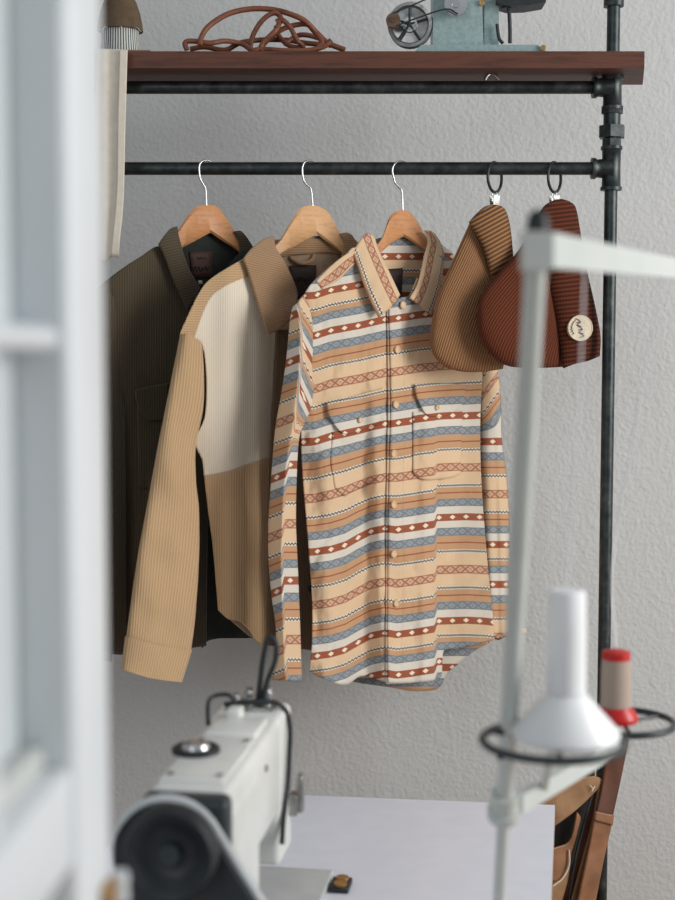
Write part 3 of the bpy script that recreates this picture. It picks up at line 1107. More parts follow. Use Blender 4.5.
sheet('folded_cuff', PB2, [(534, 222), (541, 210), (548, 203), (560, 199), (569, 201)], [(563, 368.5), (575, 364), (588, 361), (600, 356)],
      [(534, 222), (541, 250), (549, 290), (558, 330), (563, 368.5)], [(569, 201), (576, 208), (581, 235), (587, 270), (595, 305), (600.5, 335), (600, 356)],
      CUFN, lambda px, py, a, b: ((py + 0.12 * px) / 100, px / 100), BEANRC, b2, 30, 70, pillow=0.012)


def patch():
    cx, cy, r = 580.3, 328, 12.3
    pl = Plane(PB2.hit(cx, cy, 0.036), 22)
    rim = [pl.hit(cx + r * math.cos(t) * 1.0, cy + r * 1.05 * math.sin(t), 0) for t in [k * math.pi / 24 for k in range(48)]]
    bm = bmesh.new()
    prism(bm, rim, pl.n * -0.012, pl.n * 0.001)
    p = from_bm('round_patch', bm, speckle('cream_leather_patch', (216, 200, 176), (200, 184, 158), 90, 0.7), b2, False)
    p['label'] = 'round cream patch with dark script'
    obj_tube('patch_rim', [pl.hit(cx + r * math.cos(t) * .97, cy + r * 1.02 * math.sin(t), 0.0014) for t in [k * math.pi / 24 for k in range(48)]], 0.0006,
             Mat('patch_thread', (226, 214, 192), .8).m, p, 6, True)
    # steep script across the middle, short marks on the arc
    scr = []
    for i in range(15):
        t = i / 14
        scr.append(pl.hit(cx - 2.6 + 4.6 * t + (2.2 if i % 2 else -2.0), cy - 8.5 + 17 * t + (0.7 if i % 3 else -1.2), 0.002))
    strand('script_lettering', scr, 0.0006, INK, p, 5, 6)
    for k in range(6):
        t = math.radians(215 - k * 17)
        q = [pl.hit(cx + 9 * math.cos(t + d) + e, cy - 9.4 * math.sin(t + d) * -1 * -1 + e2, 0.002) for d, e, e2 in ((-.05, 0, -1), (0, 1, 0), (.05, -1, 1))]
        strand('patch_letter', q, 0.00045, INK, p, 3, 6)


patch()


def ring(cx, label, pb):
    c = pb.hit(cx, 177.3, 0)
    root = empty('clip_ring', c)
    tag(root, label, 'clip ring', 'black clip rings on the rod')
    pl = Plane(c, 56)
    r = 14.6 / FPX * c.y
    obj_tube('ring', [c + (pl.d * math.cos(t) + V((0, 0, 1)) * math.sin(t)) * r for t in [k * math.pi / 20 for k in range(40)]], 0.0025, IRON, root, 10, True)
    b = c - V((0, 0, r))
    obj_tube('wire_loop', [b + V((math.cos(t) * .004, 0, math.sin(t) * .005 - .004)) for t in [k * math.pi / 8 for k in range(16)]], 0.0007, CHROME, root, 8, True)
    bm = bmesh.new()
    M = Matrix.Translation(b + V((0, 0, -0.017))) @ Matrix.Rotation(math.radians(30), 4, 'Z')
    for s in (-1, 1):
        vs = [M @ V((x, s * y, z)) for x, y, z in ((-.006, .006, .011), (.006, .006, .011), (.006, .002, -.013), (-.006, .002, -.013))]
        prism(bm, vs, (0, 0, 0), M.to_3x3() @ V((0, s * .001, 0)))
    box(bm, (-.0045, -.004, -.001), (.0045, .004, .001), M)
    from_bm('clip', bm, STEEL, root)


ring(494.8, 'black ring with steel clip holding the tan beanie', PB1)
ring(554.5, 'black ring with steel clip holding the rust beanie', PB2)

# ------------------------------------------------------------------ things on the shelf
cb = empty('leather_cord', (at(265, 50, 2.35).x, 2.35, SH))
tag(cb, 'tangled brown leather cord lying loose on the left of the shelf', 'cord')


def cord(P, r=0.0042):
    # P: px, py, Y ; keep above the board
    out = []
    for x, y, Y in P:
        q = at(x, y, Y)
        q.z = max(q.z, SH + r)
        out.append(q)
    strand('cord_strand', out, r, CORDL, cb, 8, 10)


cord([(200, 46, 2.30), (201, 38, 2.31), (209, 26, 2.32), (228, 14, 2.33), (250, 9, 2.34), (272, 9.5, 2.34), (290, 14, 2.33), (305, 21, 2.33), (317, 33, 2.34), (328, 43, 2.34), (345, 50, 2.34)], 0.0045)
cord([(187, 50, 2.31), (185, 43, 2.31), (192, 41, 2.31), (210, 43, 2.31), (225, 41, 2.32), (242, 44, 2.33), (252, 50, 2.31), (262, 49, 2.31), (285, 52, 2.30), (310, 50, 2.30), (325, 46, 2.30), (331, 40, 2.30)])
cord([(250, 50, 2.33), (252, 38, 2.33), (258, 26, 2.33), (266, 17, 2.33), (275, 13, 2.33), (281, 18, 2.33), (279, 24, 2.32), (275, 31, 2.31), (263, 43, 2.31), (262, 50, 2.31), (275, 52, 2.31)])
cord([(262, 46, 2.34), (270, 38, 2.34), (285, 28, 2.34), (305, 24, 2.34), (313, 30, 2.34), (322, 42, 2.33), (318, 48, 2.32)])
cord([(276, 22, 2.32), (282, 20, 2.32), (290, 27, 2.32), (297, 40, 2.32), (303, 47, 2.33), (290, 46, 2.34), (279, 36, 2.35), (276, 26, 2.34)])
cord([(190, 49, 2.34), (205, 47, 2.34), (225, 50, 2.34), (240, 43, 2.34), (260, 40, 2.35), (285, 40, 2.36), (305, 43, 2.36), (328, 45, 2.36)])
cord([(284, 44, 2.35), (300, 35, 2.36), (318, 38, 2.36), (331, 46, 2.37)])

# felt dome on thread bundle
bz = (at(126, 48, 2.31).x - 0.012, 2.33)
br = empty('felt_pincushion', (bz[0], bz[1], SH))
tag(br, 'brown felt dome on a striped thread bundle at the shelf left end', 'pincushion')
zb_ = SH + 0.0045
link.local = False
bm = bmesh.new()
box(bm, (bz[0] - .05, bz[1] - .035, SH), (bz[0] + .053, bz[1] + .035, SH + .004))
from_bm('base_board', bm, mat_wood('thin_brown_board', (130, 100, 76), (100, 76, 56)), br, False, 0.001)
me_b = lathe(bmesh.new(), [(0.0, 0), (0.033, 0), (0.031, 0.02), (0.0305, 0.0375), (0.0, 0.0375)], (0, 0, 0), (0, 0, 1), 64)
me = bpy.data.meshes.new('thread_bundle')
me_b.to_mesh(me)
me_b.free()
tb = bpy.data.objects.new('thread_bundle', me)
me.materials.append(mat_bristle())
COL.objects.link(tb)
tb.parent = br
tb.location = (0, 0, 0.0045)
tz = zb_ + 0.037
obj_lathe('felt_dome', [(0, 0), (0.037, 0), (0.036, .012), (0.032, .03), (0.027, .045), (0.019, .06), (0.008, .07), (0, .072)], (bz[0], bz[1], tz), BROWNF, br)
for k in range(9):
    a = k * 0.7
    q = V((bz[0] + math.cos(a) * .032, bz[1] - abs(math.sin(a)) * .032, tz - .001))
    strand('loose_thread', [q, q + V((math.cos(a) * .008, -.004, .001)), q + V((math.cos(a) * .016, -.006, -.005))], 0.0004, CANVAS, br, 3, 5)

# cotton strip hanging over the shelf edge
st = empty('cotton_strip', at(116, 52, 2.28))
tag(st, 'pale cotton strap hanging over the shelf edge beside the door frame', 'fabric strip')
PS = Plane((at(116, 50, 2.277).x, 2.277, 1.9), 0)
sheet('long_strap', PS, [(97, 49), (110, 49), (122, 49.5)], [(98, 262), (106, 262), (112, 256)], [(97, 49), (95, 150), (98, 262)], [(122, 49.5), (119, 120), (118.5, 200), (112, 256)],
      lambda px, py, a, b: 0.004 + 0.0008 * math.sin(px * .5), uvp, CANVAS, st, 14, 50, thick=0.002)
sheet('front_strap', PS, [(120, 49.5), (127.5, 50)], [(111, 256), (119, 258)], [(120, 49.5), (118, 120), (117, 190), (111, 256)], [(127.5, 50), (125.5, 120), (123.5, 200), (120, 238), (119, 258)],
      lambda px, py, a, b: 0.009, uvp, CANVAS, st, 8, 50, thick=0.003)

# vintage mint machine
mv = empty('vintage_machine', (at(470, 50, 2.35).x, 2.35, SH))
tag(mv, 'mint green vintage hand machine with pulley wheel standing on the shelf', 'machine')


def bx_px(x0, x1, y0, y1, Y0, Y1, name, mat, parent, bevel=0.002):
    """box whose front face spans pixels at depth Y0"""
    a, b = at(x0, y1, Y0), at(x1, y0, Y0)
    bm = bmesh.new()
    box(bm, (a.x, Y0, a.z), (b.x, Y1, b.z))
    return from_bm(name, bm, mat, parent, True, bevel)


ba, bb = at(414, 50, 2.30), at(546, 44, 2.30)
bm = bmesh.new()
prism(bm, [(ba.x, 2.30, SH), (ba.x + .004, 2.30, SH + .006), (ba.x + .012, 2.30, SH + .0135), (bb.x - .014, 2.30, SH + .0135), (bb.x - .004, 2.30, SH + .007), (bb.x + .003, 2.30, SH)],
      (0, 0, 0), (0, 0.115, 0))
from_bm('base_plate', bm, MINT, mv, True, 0.0015)
zb0 = SH + .0135
a, b = at(433, 0, 2.315), at(484, 0, 2.315)
bm = bmesh.new()
prism(bm, [(a.x, 2.315, zb0), (b.x, 2.315, zb0), (b.x - .004, 2.315, zb0 + .09), (a.x, 2.315, zb0 + .09)], (0, 0, 0), (0, .06, 0))
from_bm('column', bm, MINT, mv, True, 0.002)
c_, d_ = at(484.5, 0, 2.33), at(499, 0, 2.33)
bm = bmesh.new()
box(bm, (c_.x, 2.33, zb0), (d_.x, 2.37, zb0 + .09))
from_bm('rear_column', bm, MINT, mv, True, 0.003)
bm = bmesh.new()
box(bm, (a.x, 2.31, zb0 + .0905), (at(560, 0, 2.32).x, 2.375, zb0 + .13))
from_bm('upper_arm', bm, MINT, mv, True, 0.004)
pz = at(410, 22.5, 2.30)
obj_lathe('pulley_wheel', [(0, 0), (.012, 0), (.013, .004), (.028, .006), (.031, .001), (.036, 0), (.036, .004), (.031, .007), (.031, .011), (.036, .014), (.036, .018), (0, .018)], pz + V((0, .012, 0)), STEEL, mv, (0.15, 1, 0))
bm = bmesh.new()
for k in range(5):
    t = k * 2 * math.pi / 5 + .3
    tube(bm, [pz + V((0, .012, 0)), pz + V((math.cos(t) * .029, .014, math.sin(t) * .029))], .0022, 8)
from_bm('pulley_spokes', bm, IRON, mv, True)
pw = at(393, 19.5, 2.285)
obj_lathe('small_pulley', [(0, 0), (.004, 0), (.0045, .003), (.0115, .003), (.0115, .008), (.009, .010), (.0115, .012), (.0115, .016), (0, .016)], pw, mat_wood('turned_brown_wheel', (104, 78, 62), (80, 58, 46)), mv, (0.1, 1, 0))
bm = bmesh.new()
q0, q1 = at(394, 24, 2.31), at(433, 22, 2.32)
prism(bm, [q0 + V((0, 0, -.002)), q1 + V((0, 0, -.006)), q1 + V((0, 0, .008)), q0 + V((0, 0, .008))], (0, 0, 0), (0, .008, 0))
from_bm('pulley_bracket', bm, MINT, mv, False, .001)
obj_lathe('drive_wheel', [(0, 0), (.006, 0), (.0065, .003), (.0185, .002), (.019, .008), (0, .008)], at(456, 3.5, 2.295), CHROME, mv, (0, 1, 0))
strand('drive_belt', [at(393, 13, 2.288), at(415, 4, 2.29), at(440, -7, 2.294)], 0.0013, BLACK, mv, 4, 8)
strand('drive_belt', [at(396, 26, 2.288), at(420, 17, 2.29), at(446, 9, 2.292), at(458, 14, 2.292)], 0.0013, BLACK, mv, 4, 8)
for x, y, Y in ((482, 3, 2.313), (543, 48, 2.298)):
    obj_lathe('brass_screw', [(0, 0), (.0045, 0), (.0045, -.003), (0, -.004)], at(x, y, Y), BRASS, mv, (0, 1, 0))
strand('black_cable', [at(507, -6, 2.325), at(509, 10, 2.325), at(510, 30, 2.325), at(510, 43, 2.325)], 0.0032, BLACK, mv)
strand('black_cable', [at(497, 24, 2.322), at(499, 38, 2.322), at(503, 43.5, 2.322)], 0.0028, BLACK, mv)
obj_lathe('cable_gland', [(0, 0), (.012, 0), (.013, .012), (.007, .02), (0, .02)], at(509, 9, 2.33), BLACK, mv, (0, 0, 1))
bm = bmesh.new()
g0, g1 = at(497, 2, 2.31), at(546, 2, 2.31)
prism(bm, [g0, g0 + V((.02, 0, -.006)), g0 + V((.05, 0, -.005)), g1, g1 + V((0, 0, .01)), g0 + V((0, 0, .01))], (0, 0, 0), (0, .05, 0))
from_bm('black_foot', bm, BLACK, mv, False, .001)

# ------------------------------------------------------------------ table
TZ = 0.76
ty = math.radians(8.5)
far = at(272, 794.5, 1)
rr = ray(555, 805)
t = (TZ - CAM.z) / rr.z
CR = CAM + rr * t            # far right corner on table top
rr = ray(300, 795)
CL = CAM + rr * ((TZ - CAM.z) / rr.z)
ex = (CR - CL).normalized()
rr = ray(551, 900)
NR = CAM + rr * ((TZ - CAM.z) / rr.z)
ey = (NR - CR).normalized()
tbl = empty('work_table', (CR + ey * .6 - ex * .3) * 1.0)
tbl.location.z = 0
tag(tbl, 'white laminate sewing table with pale edge band below the clothes', 'table')
TW = .60
c0 = CR - ex * TW
c3 = CR
dn = ey * 1.25
bm = bmesh.new()
prism(bm, [c0, c3, c3 + dn, c0 + dn], (0, 0, -.0005), (0, 0, -.026))
from_bm('tabletop', bm, TABEDGE, tbl)
bm = bmesh.new()
prism(bm, [c0, c3, c3 + dn, c0 + dn], (0, 0, 0), (0, 0, -.0015))
from_bm('laminate_surface', bm, TABLEM, tbl)
for s, tt in ((.06, .08), (TW - .06, .08), (.06, 1.17), (TW - .06, 1.17)):
    p = CR - ex * s + ey * tt
    obj_tube('leg', [(p.x, p.y, 0), (p.x, p.y, TZ - .027)], 0.02, STEEL, tbl, 16)
TH = TZ

# ------------------------------------------------------------------ industrial sewing machine
yaw = math.radians(8.3)
MO = V((at(170, 850, 1.24).x, 1.24, TH))
sm_ = empty('sewing_machine', MO, 0)
tag(sm_, 'off white industrial sewing machine with dark handwheel on the white table', 'sewing machine')
uL = V((math.sin(yaw), math.cos(yaw), 0))
uR = V((math.cos(yaw), -math.sin(yaw), 0))
MM = Matrix(((uR.x, uL.x, 0, MO.x), (uR.y, uL.y, 0, MO.y), (0, 0, 1, MO.z), (0, 0, 0, 1)))
WZ = at(170, 850, 1.24).z - TH


def mp(r, l, z):
    return MM @ V((r, l, z))


def mbox(name, lo, hi, mat, bevel=.004, seg=3, parent=sm_, taper=None):
    bm = bmesh.new()
    box(bm, lo, hi)
    if taper:
        for v in bm.verts:
            v.co = V(taper(v.co))
    bmesh.ops.transform(bm, matrix=MM, verts=bm.verts)
    return from_bm(name, bm, mat, parent, True, bevel, seg)


AT = WZ + 0.048     # arm top
AC = 0.010          # arm centre offset


def arm_taper(c):
    return (c.x, c.y, c.z)


mbox('arm', (-.038 + AC, .03, AT - .105), (.038 + AC, .32, AT), MACH, .009, 4)
mbox('column', (-.040 + AC, .035, .004), (.041 + AC, .16, AT - .02), MACH, .010, 4)
mbox('head', (-.039 + AC, .275, .11), (.039 + AC, .35, AT + .003), MACH, .008, 4)
mbox('head_cover', (-.028 + AC, .20, AT - .002), (.028 + AC, .27, AT + .006), MACH, .004)
mbox('top_cover', (-.033 + AC, .045, AT - .001), (.029 + AC, .195, AT + .003), MACH, .003)
mbox('bed', (-.09, .03, .0003), (.068, .547, .009), speckle('machine_bed_grey', (196, 198, 196), (182, 186, 186), 30, .3), .003)
mbox('rear_housing', (-.041 + AC, .008, AT - .10), (.041 + AC, .036, AT - .003), DARKG, .008, 3)
# belt cover: dark disc with light rim and a tail
ctr = (0.0, WZ)


def loop(rad, tail):
    P = []
    for k in range(15):
        t = math.radians(205 - k * 12)
        P.append((rad * math.cos(t), WZ + rad * math.sin(t)))
    P.append((rad + .045 + tail * 0.2, WZ - .055))
    P.append((rad + .085 + tail * .2, WZ - .115))
    P.append((rad + .10 + tail * .2, .012))
    P.append((-rad * .9, .012))
    return P


bm = bmesh.new()
o2 = loop(.0475, 0)
prism(bm, [mp(x, -.020, z) for x, z in o2], uL * 0, uL * .028)
from_bm('belt_cover', bm, BLACK, sm_, False, .001)
bm = bmesh.new()
rim = [p for p in loop(.0485, 0)][:-1]
tube(bm, [mp(x, -.006, z) for x, z in rim[2:]], .0050, 10)
from_bm('belt_cover_rim', bm, speckle('rim_grey_steel', (196, 200, 200), (206, 210, 210), 30, .3), sm_, True)
# handwheel
obj_lathe('handwheel', [(0, .0), (.005, .0), (.007, .006), (.016, .008), (.025, .004), (.032, -.004), (.038, -.008), (.0412, -.002), (.0412, .010), (.038, .016), (.025, .018), (0, .018)],
          mp(.012, -.043, WZ + .013), BLACK, sm_, uL, 64)
obj_lathe('wheel_cap', [(0, 0), (.009, 0), (.010, .004), (.010, .012), (0, .012)], mp(.012, -.048, WZ + .013), DARKG, sm_, uL, 24)
# oil window
oc = mp(-.010, .137, AT + .003)
obj_lathe('oil_window_ring', [(0, 0), (.024, 0), (.024, .004), (.021, .006), (.018, .004), (0, .004)], oc, BLACK, sm_)
obj_lathe('oil_window', [(.0, 0), (.015, 0), (.013, .004), (.006, .0065), (0, .007)], oc + V((0, 0, .0045)), CHROME, sm_)
# thread guides and tension posts
for r, l, h, rad in ((-.018, .315, .014, .005), (-.004, .32, .020, .006), (.016, .325, .020, .0065), (-.010, .335, .012, .005)):
    obj_lathe('thread_post', [(rad * .6, 0), (rad * .6, h * .5), (rad, h * .55), (rad, h * .7), (rad * .5, h * .75), (rad * .8, h), (0, h)], mp(r + AC, l, AT + .005), CHROME, sm_)
mbox('thread_guide_plate', (-.028 + AC, .30, AT + .002), (.028 + AC, .345, AT + .007), STEEL, .002)
strand('wire_handle', [mp(-.026, .255, AT - .002), mp(-.026, .257, AT + .022), mp(-.020, .265, AT + .028), mp(-.006, .27, AT + .028), mp(.0, .272, AT + .020)], .0024, BLACK, sm_)
mbox('handle_block', (-.008, .262, AT), (.008, .285, AT + .014), MACH, .003)
# cable loop and the cable running down the side
strand('black_cable', [mp(.015, .32, AT + .006), mp(.018, .32, AT + .030), mp(.022, .32, AT + .060), mp(.028, .32, AT + .082), mp(.036, .32, AT + .078),
                       mp(.036, .32, AT + .058), mp(.027, .32, AT + .034), mp(.019, .32, AT + .008)], .0030, BLACK, sm_)
strand('black_cable', [mp(-.018, .30, AT + .010), mp(.010, .30, AT + .013), mp(.034, .31, AT + .012), mp(.048, .315, AT + .002), mp(.053, .315, AT - .018), mp(.053, .31, AT - .050), mp(.053, .30, AT - .080), mp(.052, .28, AT - .11), mp(.052, .27, AT - .135)], .0028, BLACK, sm_)
mbox('presser_lifter', (.056, .335, AT - .122), (.064, .35, AT - .078), STEEL, .003)
mbox('lifter_mount', (.0485, .33, AT - .124), (.058, .352, AT - .10), STEEL, .002)
for r, l, z in ((.048, .10, -.035), (.048, .13, -.04), (.048, .11, -.055), (.048, .20, -.03), (.048, .08, -.05)):
    obj_lathe('side_screw', [(0, 0), (.0035, 0), (.0035, .0022), (0, .0025)], mp(r, l, AT + z), STEEL, sm_, uR, 16)
for r, l in ((-.025, .06), (.022, .06), (.022, .18), (-.025, .18)):
    obj_lathe('cover_screw', [(0, 0), (.0032, 0), (.0032, .0022), (0, .0025)], mp(r + AC, l, AT + .003), STEEL, sm_, (0, 0, 1), 16)
obj_tube('needle_bar', [mp(AC, .33, .112), mp(AC, .33, .04)], .0035, CHROME, sm_)
mbox('presser_foot', (AC - .006, .315, .012), (AC + .006, .345, .02), STEEL, .002)
mbox('bobbin_slide', (.030, .30, .0095), (.062, .40, .0105), STEEL, .0004)
ck = empty('bobbin_box', mp(.082, .51, .002))
tag(ck, 'small black tray with brown bobbins lying by the machine bed', 'tray')
mbox('tray', (.070, .488, .0005), (.095, .528, .007), BLACK, .001, 1, ck)
for l in (.500, .519):
    obj_lathe('bobbin', [(0, 0), (.0085, 0), (.0085, .003), (0, .003)], mp(.083, l, .0072), BRASS, ck, (0, 0, 1), 20)

# ------------------------------------------------------------------ thread stand
SD = 1.17
stand = empty('thread_stand', (at(500, 900, SD).x, SD, TH))
tag(stand, 'sage green metal thread stand with two spool dishes, in front of the clothes', 'thread stand')
pb_, pt_ = at(500, 880, 1.29), at(537, 238, .97)
ax = (pt_ - pb_).normalized()
foot = pb_ + ax * ((TH - pb_.z) / ax.z)
clampP = pb_ + (pt_ - pb_) * .15
obj_tube('lower_pole', [foot, clampP], .0058, SAGE, stand, 20)
obj_tube('upper_pole', [clampP, pt_], .0078, SAGE, stand, 20)
obj_lathe('foot_plate', [(0, 0), (.035, 0), (.035, .005), (.012, .008), (0, .008)], (foot.x, foot.y, TH), SAGE, stand)
bm = bmesh.new()
lathe(bm, [(.0125, 0), (.0125, .03)], clampP - ax * .012, ax, 24)
lathe(bm, [(.0150, 0), (.0150, .010)], clampP - ax * .012, ax, 24)
from_bm('clamp', bm, SAGE, stand, True)
for k in (.25, .295):
    obj_lathe('grub_screw', [(0, 0), (.0035, 0), (.0035, .003), (0, .0035)], pb_.lerp(pt_, k) + V((-.0055, -.0045, 0)), IRON, stand, (-1, -.8, 0), 12)
# top bracket and arm
bm = bmesh.new()
TD = .97
A0, A1 = at(525, 250, TD), at(549, 250, TD)
box(bm, (A0.x - .002, TD - .011, A0.z - .014), (A1.x, TD + .011, A0.z + .012))
from_bm('arm_bracket', bm, SAGE, stand, True, .004)
obj_lathe('bracket_screw', [(0, 0), (.0075, 0), (.008, .005), (.0065, .012), (.004, .015), (0, .015)], V((at(540, 0, TD).x, TD, A0.z + .012)), BLACK, stand)
bm = bmesh.new()
B0, B1 = at(548, 250, TD), at(690, 271, 1.40)
h0, h1 = .0120, .0085
d = (B1 - B0).normalized()
prism(bm, [B0 + V((0, 0, h0)), B0 - V((0, 0, h0)), B1 - V((0, 0, h1)), B1 + V((0, 0, h1))], (-.004, 0, 0), (.004, 0, 0))
from_bm('thread_arm', bm, SAGE, stand, True, .003)
for tt in (.88,):
    obj_lathe('arm_rivet', [(0, 0), (.004, 0), (.004, .003), (0, .003)], B0.lerp(B1, tt) + V((-.004, -.006, 0)), IRON, stand, (0, -1, 0), 12)
# lower bar and dishes
C0, C1 = clampP + V((.012, 0, .002)), at(622, 742, 1.48)
bm = bmesh.new()
prism(bm, [C0 + V((0, 0, .009)), C0 - V((0, 0, .009)), C1 - V((0, 0, .009)), C1 + V((0, 0, .009))], (-.005, 0, 0), (.005, 0, 0))
from_bm('dish_bar', bm, SAGE, stand, True, .003)


def dish(cx, cy, Y, rad, sc):
    c = at(cx, cy, Y)
    bm = bmesh.new()
    tube(bm, [c + V((math.cos(t) * rad, math.sin(t) * rad, 0)) for t in [k * math.pi / 24 for k in range(48)]], .0036, 10, True)
    for k in range(3):
        t = k * 2 * math.pi / 3 + .5
        tube(bm, [c, c + V((math.cos(t), math.sin(t), 0)) * rad], .0022, 8)
    o = from_bm('spool_dish', bm, DARKG, stand, True)
    obj_tube('spool_pin', [c - V((0, 0, .004)), c + V((0, 0, sc))], .003, STEEL, stand)
    return c


d1 = dish(553, 741, SD, .0595, .10)
d2 = dish(622, 722, 1.48, .0545, .06)
obj_tube('dish_support', [C0.lerp(C1, .22), d1 - V((0, 0, .003))], .004, SAGE, stand)

k_ = SD / FPX
sp1 = empty('thread_cone', d1 + V((.004, 0, .004)))
tag(sp1, 'large white thread cone with flared base on the near spool dish', 'thread cone')
q = d1 + V((.010, -.004, .004))
obj_lathe('cone_base', [(0, 0), (.044, 0), (.0455, .003), (.0445, .007), (.0165, .038), (0, .038)], q, WHITEPL, sp1)
obj_lathe('wound_thread', [(0, 0), (.0163, 0), (.0160, .05), (.0152, .0845), (.0135, .087), (0, .087)], q + V((0, 0, .0385)), speckle('white_wound_thread', (247, 248, 248), (240, 242, 243), 200, .85, stretch=(1, 1, 30)), sp1)
sp2 = empty('thread_spool', d2)
tag(sp2, 'beige thread spool with red ends on the far spool dish', 'thread spool')
q = d2 + V((-.009, -.01, .004))
obj_lathe('spool_base', [(0, 0), (.023, 0), (.024, .003), (.0235, .006), (.0165, .016), (0, .016)], q, RED, sp2)
obj_lathe('wound_thread', [(0, 0), (.0162, 0), (.0152, .050), (0, .050)], q + V((0, 0, .0162)), BEIGETH, sp2)
obj_lathe('spool_top', [(0, 0), (.0150, 0), (.0146, .008), (.008, .010), (0, .010)], q + V((0, 0, .0664)), RED, sp2)
thr = obj_tube('sewing_thread', catmull([d1 + V((.010, 0, .133)), at(572, 520, 1.16), at(580, 380, 1.12), at(585, 262, 1.085)], 8), .0008, WHITEPL, None, 6)
tag(thr, 'white thread rising from the large thread cone to the stand arm', 'thread')
thr = obj_tube('sewing_thread', catmull([q + V((0, 0, .078)), at(613, 560, 1.46), at(640, 400, 1.40), at(662, 272, 1.32)], 8), .0008, WHITEPL, None, 6)
tag(thr, 'pale thread rising from the red ended spool to the stand arm', 'thread')

# ------------------------------------------------------------------ bag by the table
PBG = Plane((at(590, 800, 2.27).x, 2.27, .9), 25)
bag = empty('shoulder_bag', PBG.hit(585, 880, 0))
tag(bag, 'tan canvas and leather bag hanging behind the right table corner', 'bag')


def bs(name, T, B, L, R, off, mat, nu=14, nv=20, thick=.003, pil=0):
    f = off if callable(off) else (lambda px, py, a, b: off + wr(px, py, .05, .004, 50))
    return sheet(name, PBG, T, B, L, R, f, uvp, mat, bag, nu, nv, thick=thick, pillow=pil)


bs('bag_body', [(530, 822), (560, 808), (598, 792)], [(500, 990), (540, 990), (574, 990)], [(530, 822), (500, 990)], [(598, 792), (592, 860), (574, 990)], -0.03, DARKIN, 20, 30, .004)
bs('back_flap', [(535, 800), (565, 780), (594, 762)], [(536, 812), (570, 800), (595, 786)], [(535, 800), (536, 812)], [(594, 762), (595, 786)], -0.012, BAGT)
bs('top_flap', [(524, 812), (548, 792), (572, 781), (592, 776), (600, 778)], [(540, 836), (557, 824), (578, 808), (598, 788)], [(524, 812), (540, 836)], [(600, 778), (602, 782), (598, 788)],
   lambda px, py, a, b: 0.012 + .01 * math.sin(math.pi * a) + wr(px, py, .06, .006, 3), BAGT)
bs('flap_edge', [(594, 778), (598, 777), (602, 784)], [(568, 910), (573, 910), (578, 910)], [(594, 778), (598, 790), (590, 830), (568, 910)], [(602, 784), (599, 805), (592, 850), (578, 910)], 0.014, BAGT, 6, 30)
bs('side_gusset', [(594, 790), (597, 788)], [(560, 905), (571, 905)], [(594, 790), (582, 835), (560, 905)], [(597, 788), (588, 840), (571, 905)], 0.004, BAGL, 6, 26)
bs('inner_pocket', [(540, 852), (556, 847), (570, 840), (577, 812)], [(545, 880), (558, 880), (566, 868), (571, 845)], [(540, 852), (545, 880)], [(577, 812), (580, 820), (571, 845)], 0.010, BAGLT)
bs('front_pocket', [(545, 872), (560, 868), (571, 850)], [(545, 910), (553, 910), (560, 905)], [(545, 872), (545, 910)], [(571, 850), (568, 878), (560, 905)], 0.006, BAGT)
bs('dark_strap', [(605, 757), (616, 748), (628.5, 739)], [(596, 813), (612, 817)], [(605, 757), (602, 785), (596, 813)], [(628.5, 739), (620, 780), (612, 817)], 0.020, BAGL, 10, 24, .004)
bs('leather_strap', [(595, 812), (604, 815), (613, 816)], [(574, 915), (592, 915)], [(595, 812), (586, 860), (574, 915)], [(613, 816), (605, 850), (592, 915)], 0.024, BAGLT, 10, 26, .005)
bs('strap_keeper', [(595, 811), (613.5, 815)], [(594, 820), (612, 825)], [(595, 811), (594, 820)], [(613.5, 815), (612, 825)], 0.028, BAGLT, 8, 6, .004)
strand('loop_cord', [PBG.hit(*p) for p in ((569, 850, .014), (569, 865, .016), (563, 878, .017), (553, 886, .015))], .0014, CANVAS, bag, 6, 6)
strand('zip', [PBG.hit(*p) for p in ((594, 788, .012), (582, 830, .012), (573, 870, .012), (568, 905, .012))], .0022, BLACK, bag, 6, 6)
strand('stitching', [PBG.hit(*p) for p in ((590, 785, .026), (593, 789, .026), (592, 791, .026), (595, 786, .026))], .0008, CANVAS, bag, 4, 6)

# ------------------------------------------------------------------ glazed door leaf in the foreground (ajar)
dl = V((at(107.5, 450, .80).x, .80, 0))
dang = math.atan2(-1, -0.05)
dv = V((math.cos(dang), math.sin(dang), 0))       # runs from the free edge back towards the viewer
dn_ = V((dv.y, -dv.x, 0))
if dn_.x > 0:
    dn_ = -dn_
DM = Matrix(((dv.x, dn_.x, 0, dl.x), (dv.y, dn_.y, 0, dl.y), (0, 0, 1, 0), (0, 0, 0, 1)))
door = empty('door_1', (0, 0, 0))
door['kind'] = 'structure'


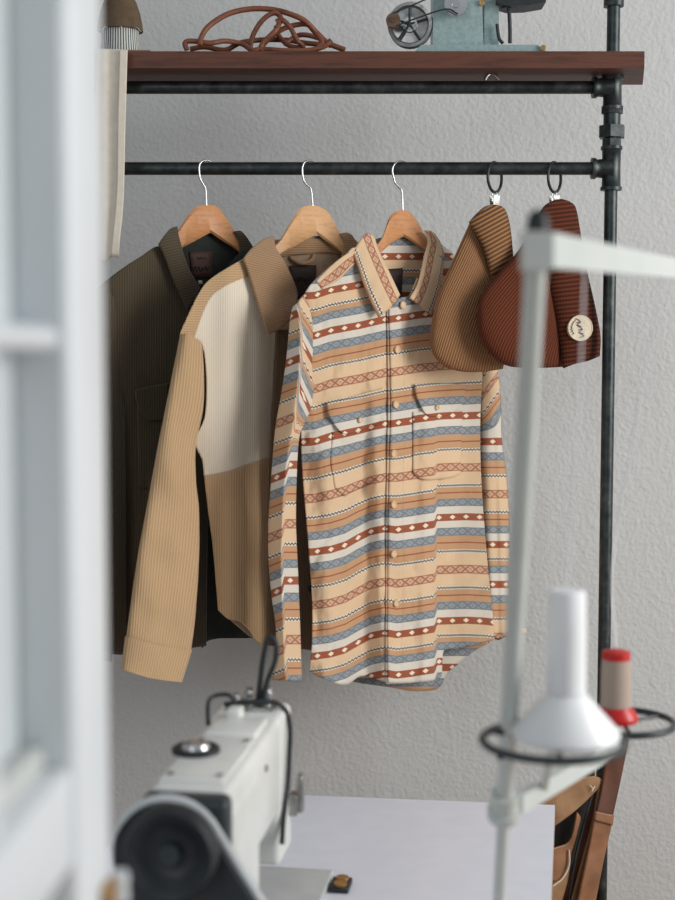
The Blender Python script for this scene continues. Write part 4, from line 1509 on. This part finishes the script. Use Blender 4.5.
def dbox(name, lo, hi, mat, bevel=.003):
    bm = bmesh.new()
    box(bm, lo, hi)
    bmesh.ops.transform(bm, matrix=DM, verts=bm.verts)
    return from_bm(name, bm, mat, door, True, bevel, 3)


def tpx(px):   # distance along leaf for a pixel column
    k = (337.5 - px)
    return (k * .8 - FPX * (-dl.x)) / (k + FPX * .05)


t1, t2, t3 = tpx(73), tpx(12), tpx(-20)
zrail_t = at(70, 768, .80 - t1).z
zm1 = at(60, 326, .80 - t1).z
zm0 = at(60, 351, .80 - t1).z
dbox('lock_stile', (0, 0, 0.03), (t1, .042, 2.2), WHITEP, .006)
RH = .052
dbox('middle_rail', (t1, .003, zrail_t - RH), (.62, .042, zrail_t), WHITEP)
dbox('lower_panel', (t1, .026, 0.16), (.62, .034, zrail_t - RH), WHITEP_SHADE)
dbox('bottom_rail', (t1, .003, 0.03), (.62, .042, 0.16), WHITEP)
dbox('stile_rebate', (t1 - .004, .004, zrail_t), (t1 + .0015, .030, 2.12), WHITEP, .0005)
dbox('glazing_bead', (t1 + .002, .016, zrail_t), (t2, .030, zrail_t + .012), WHITEP_SHADE, .004)
dbox('muntin', (t1 - .001, .006, zm0), (.62, .03, zm1), WHITEP, .006)
dbox('muntin', (t2, .006, zrail_t), (t2 + .03, .030, 2.15), WHITEP, .006)
zx0, zx1 = at(5, 76, .80 - t2).z, at(5, 52, .80 - t2).z
dbox('muntin', (t2 + .03, .006, zx0), (.62, .03, zx1), WHITEP, .004)
dbox('frosted_pane', (t1, .030, zrail_t), (.62, .034, 2.12), FROST, .0005)
dbox('top_rail', (t1, .003, 2.10), (.62, .040, 2.2), WHITEP)
zc0 = at(100, 905, .80).z
dbox('lock_keep', (.012, -.006, zc0 - .02), (.032, .0, zc0 + .022), BRASS, .002)
for k in range(2):
    zk = at(113, 878 + 16 * k, .80).z
    obj_lathe('hinge_knuckle', [(0, 0), (.0055, 0), (.0055, .0075), (0, .0075)], V((dl.x + .004, .80, zk - .004)), WHITEP, door, (0, 0, 1), 16)
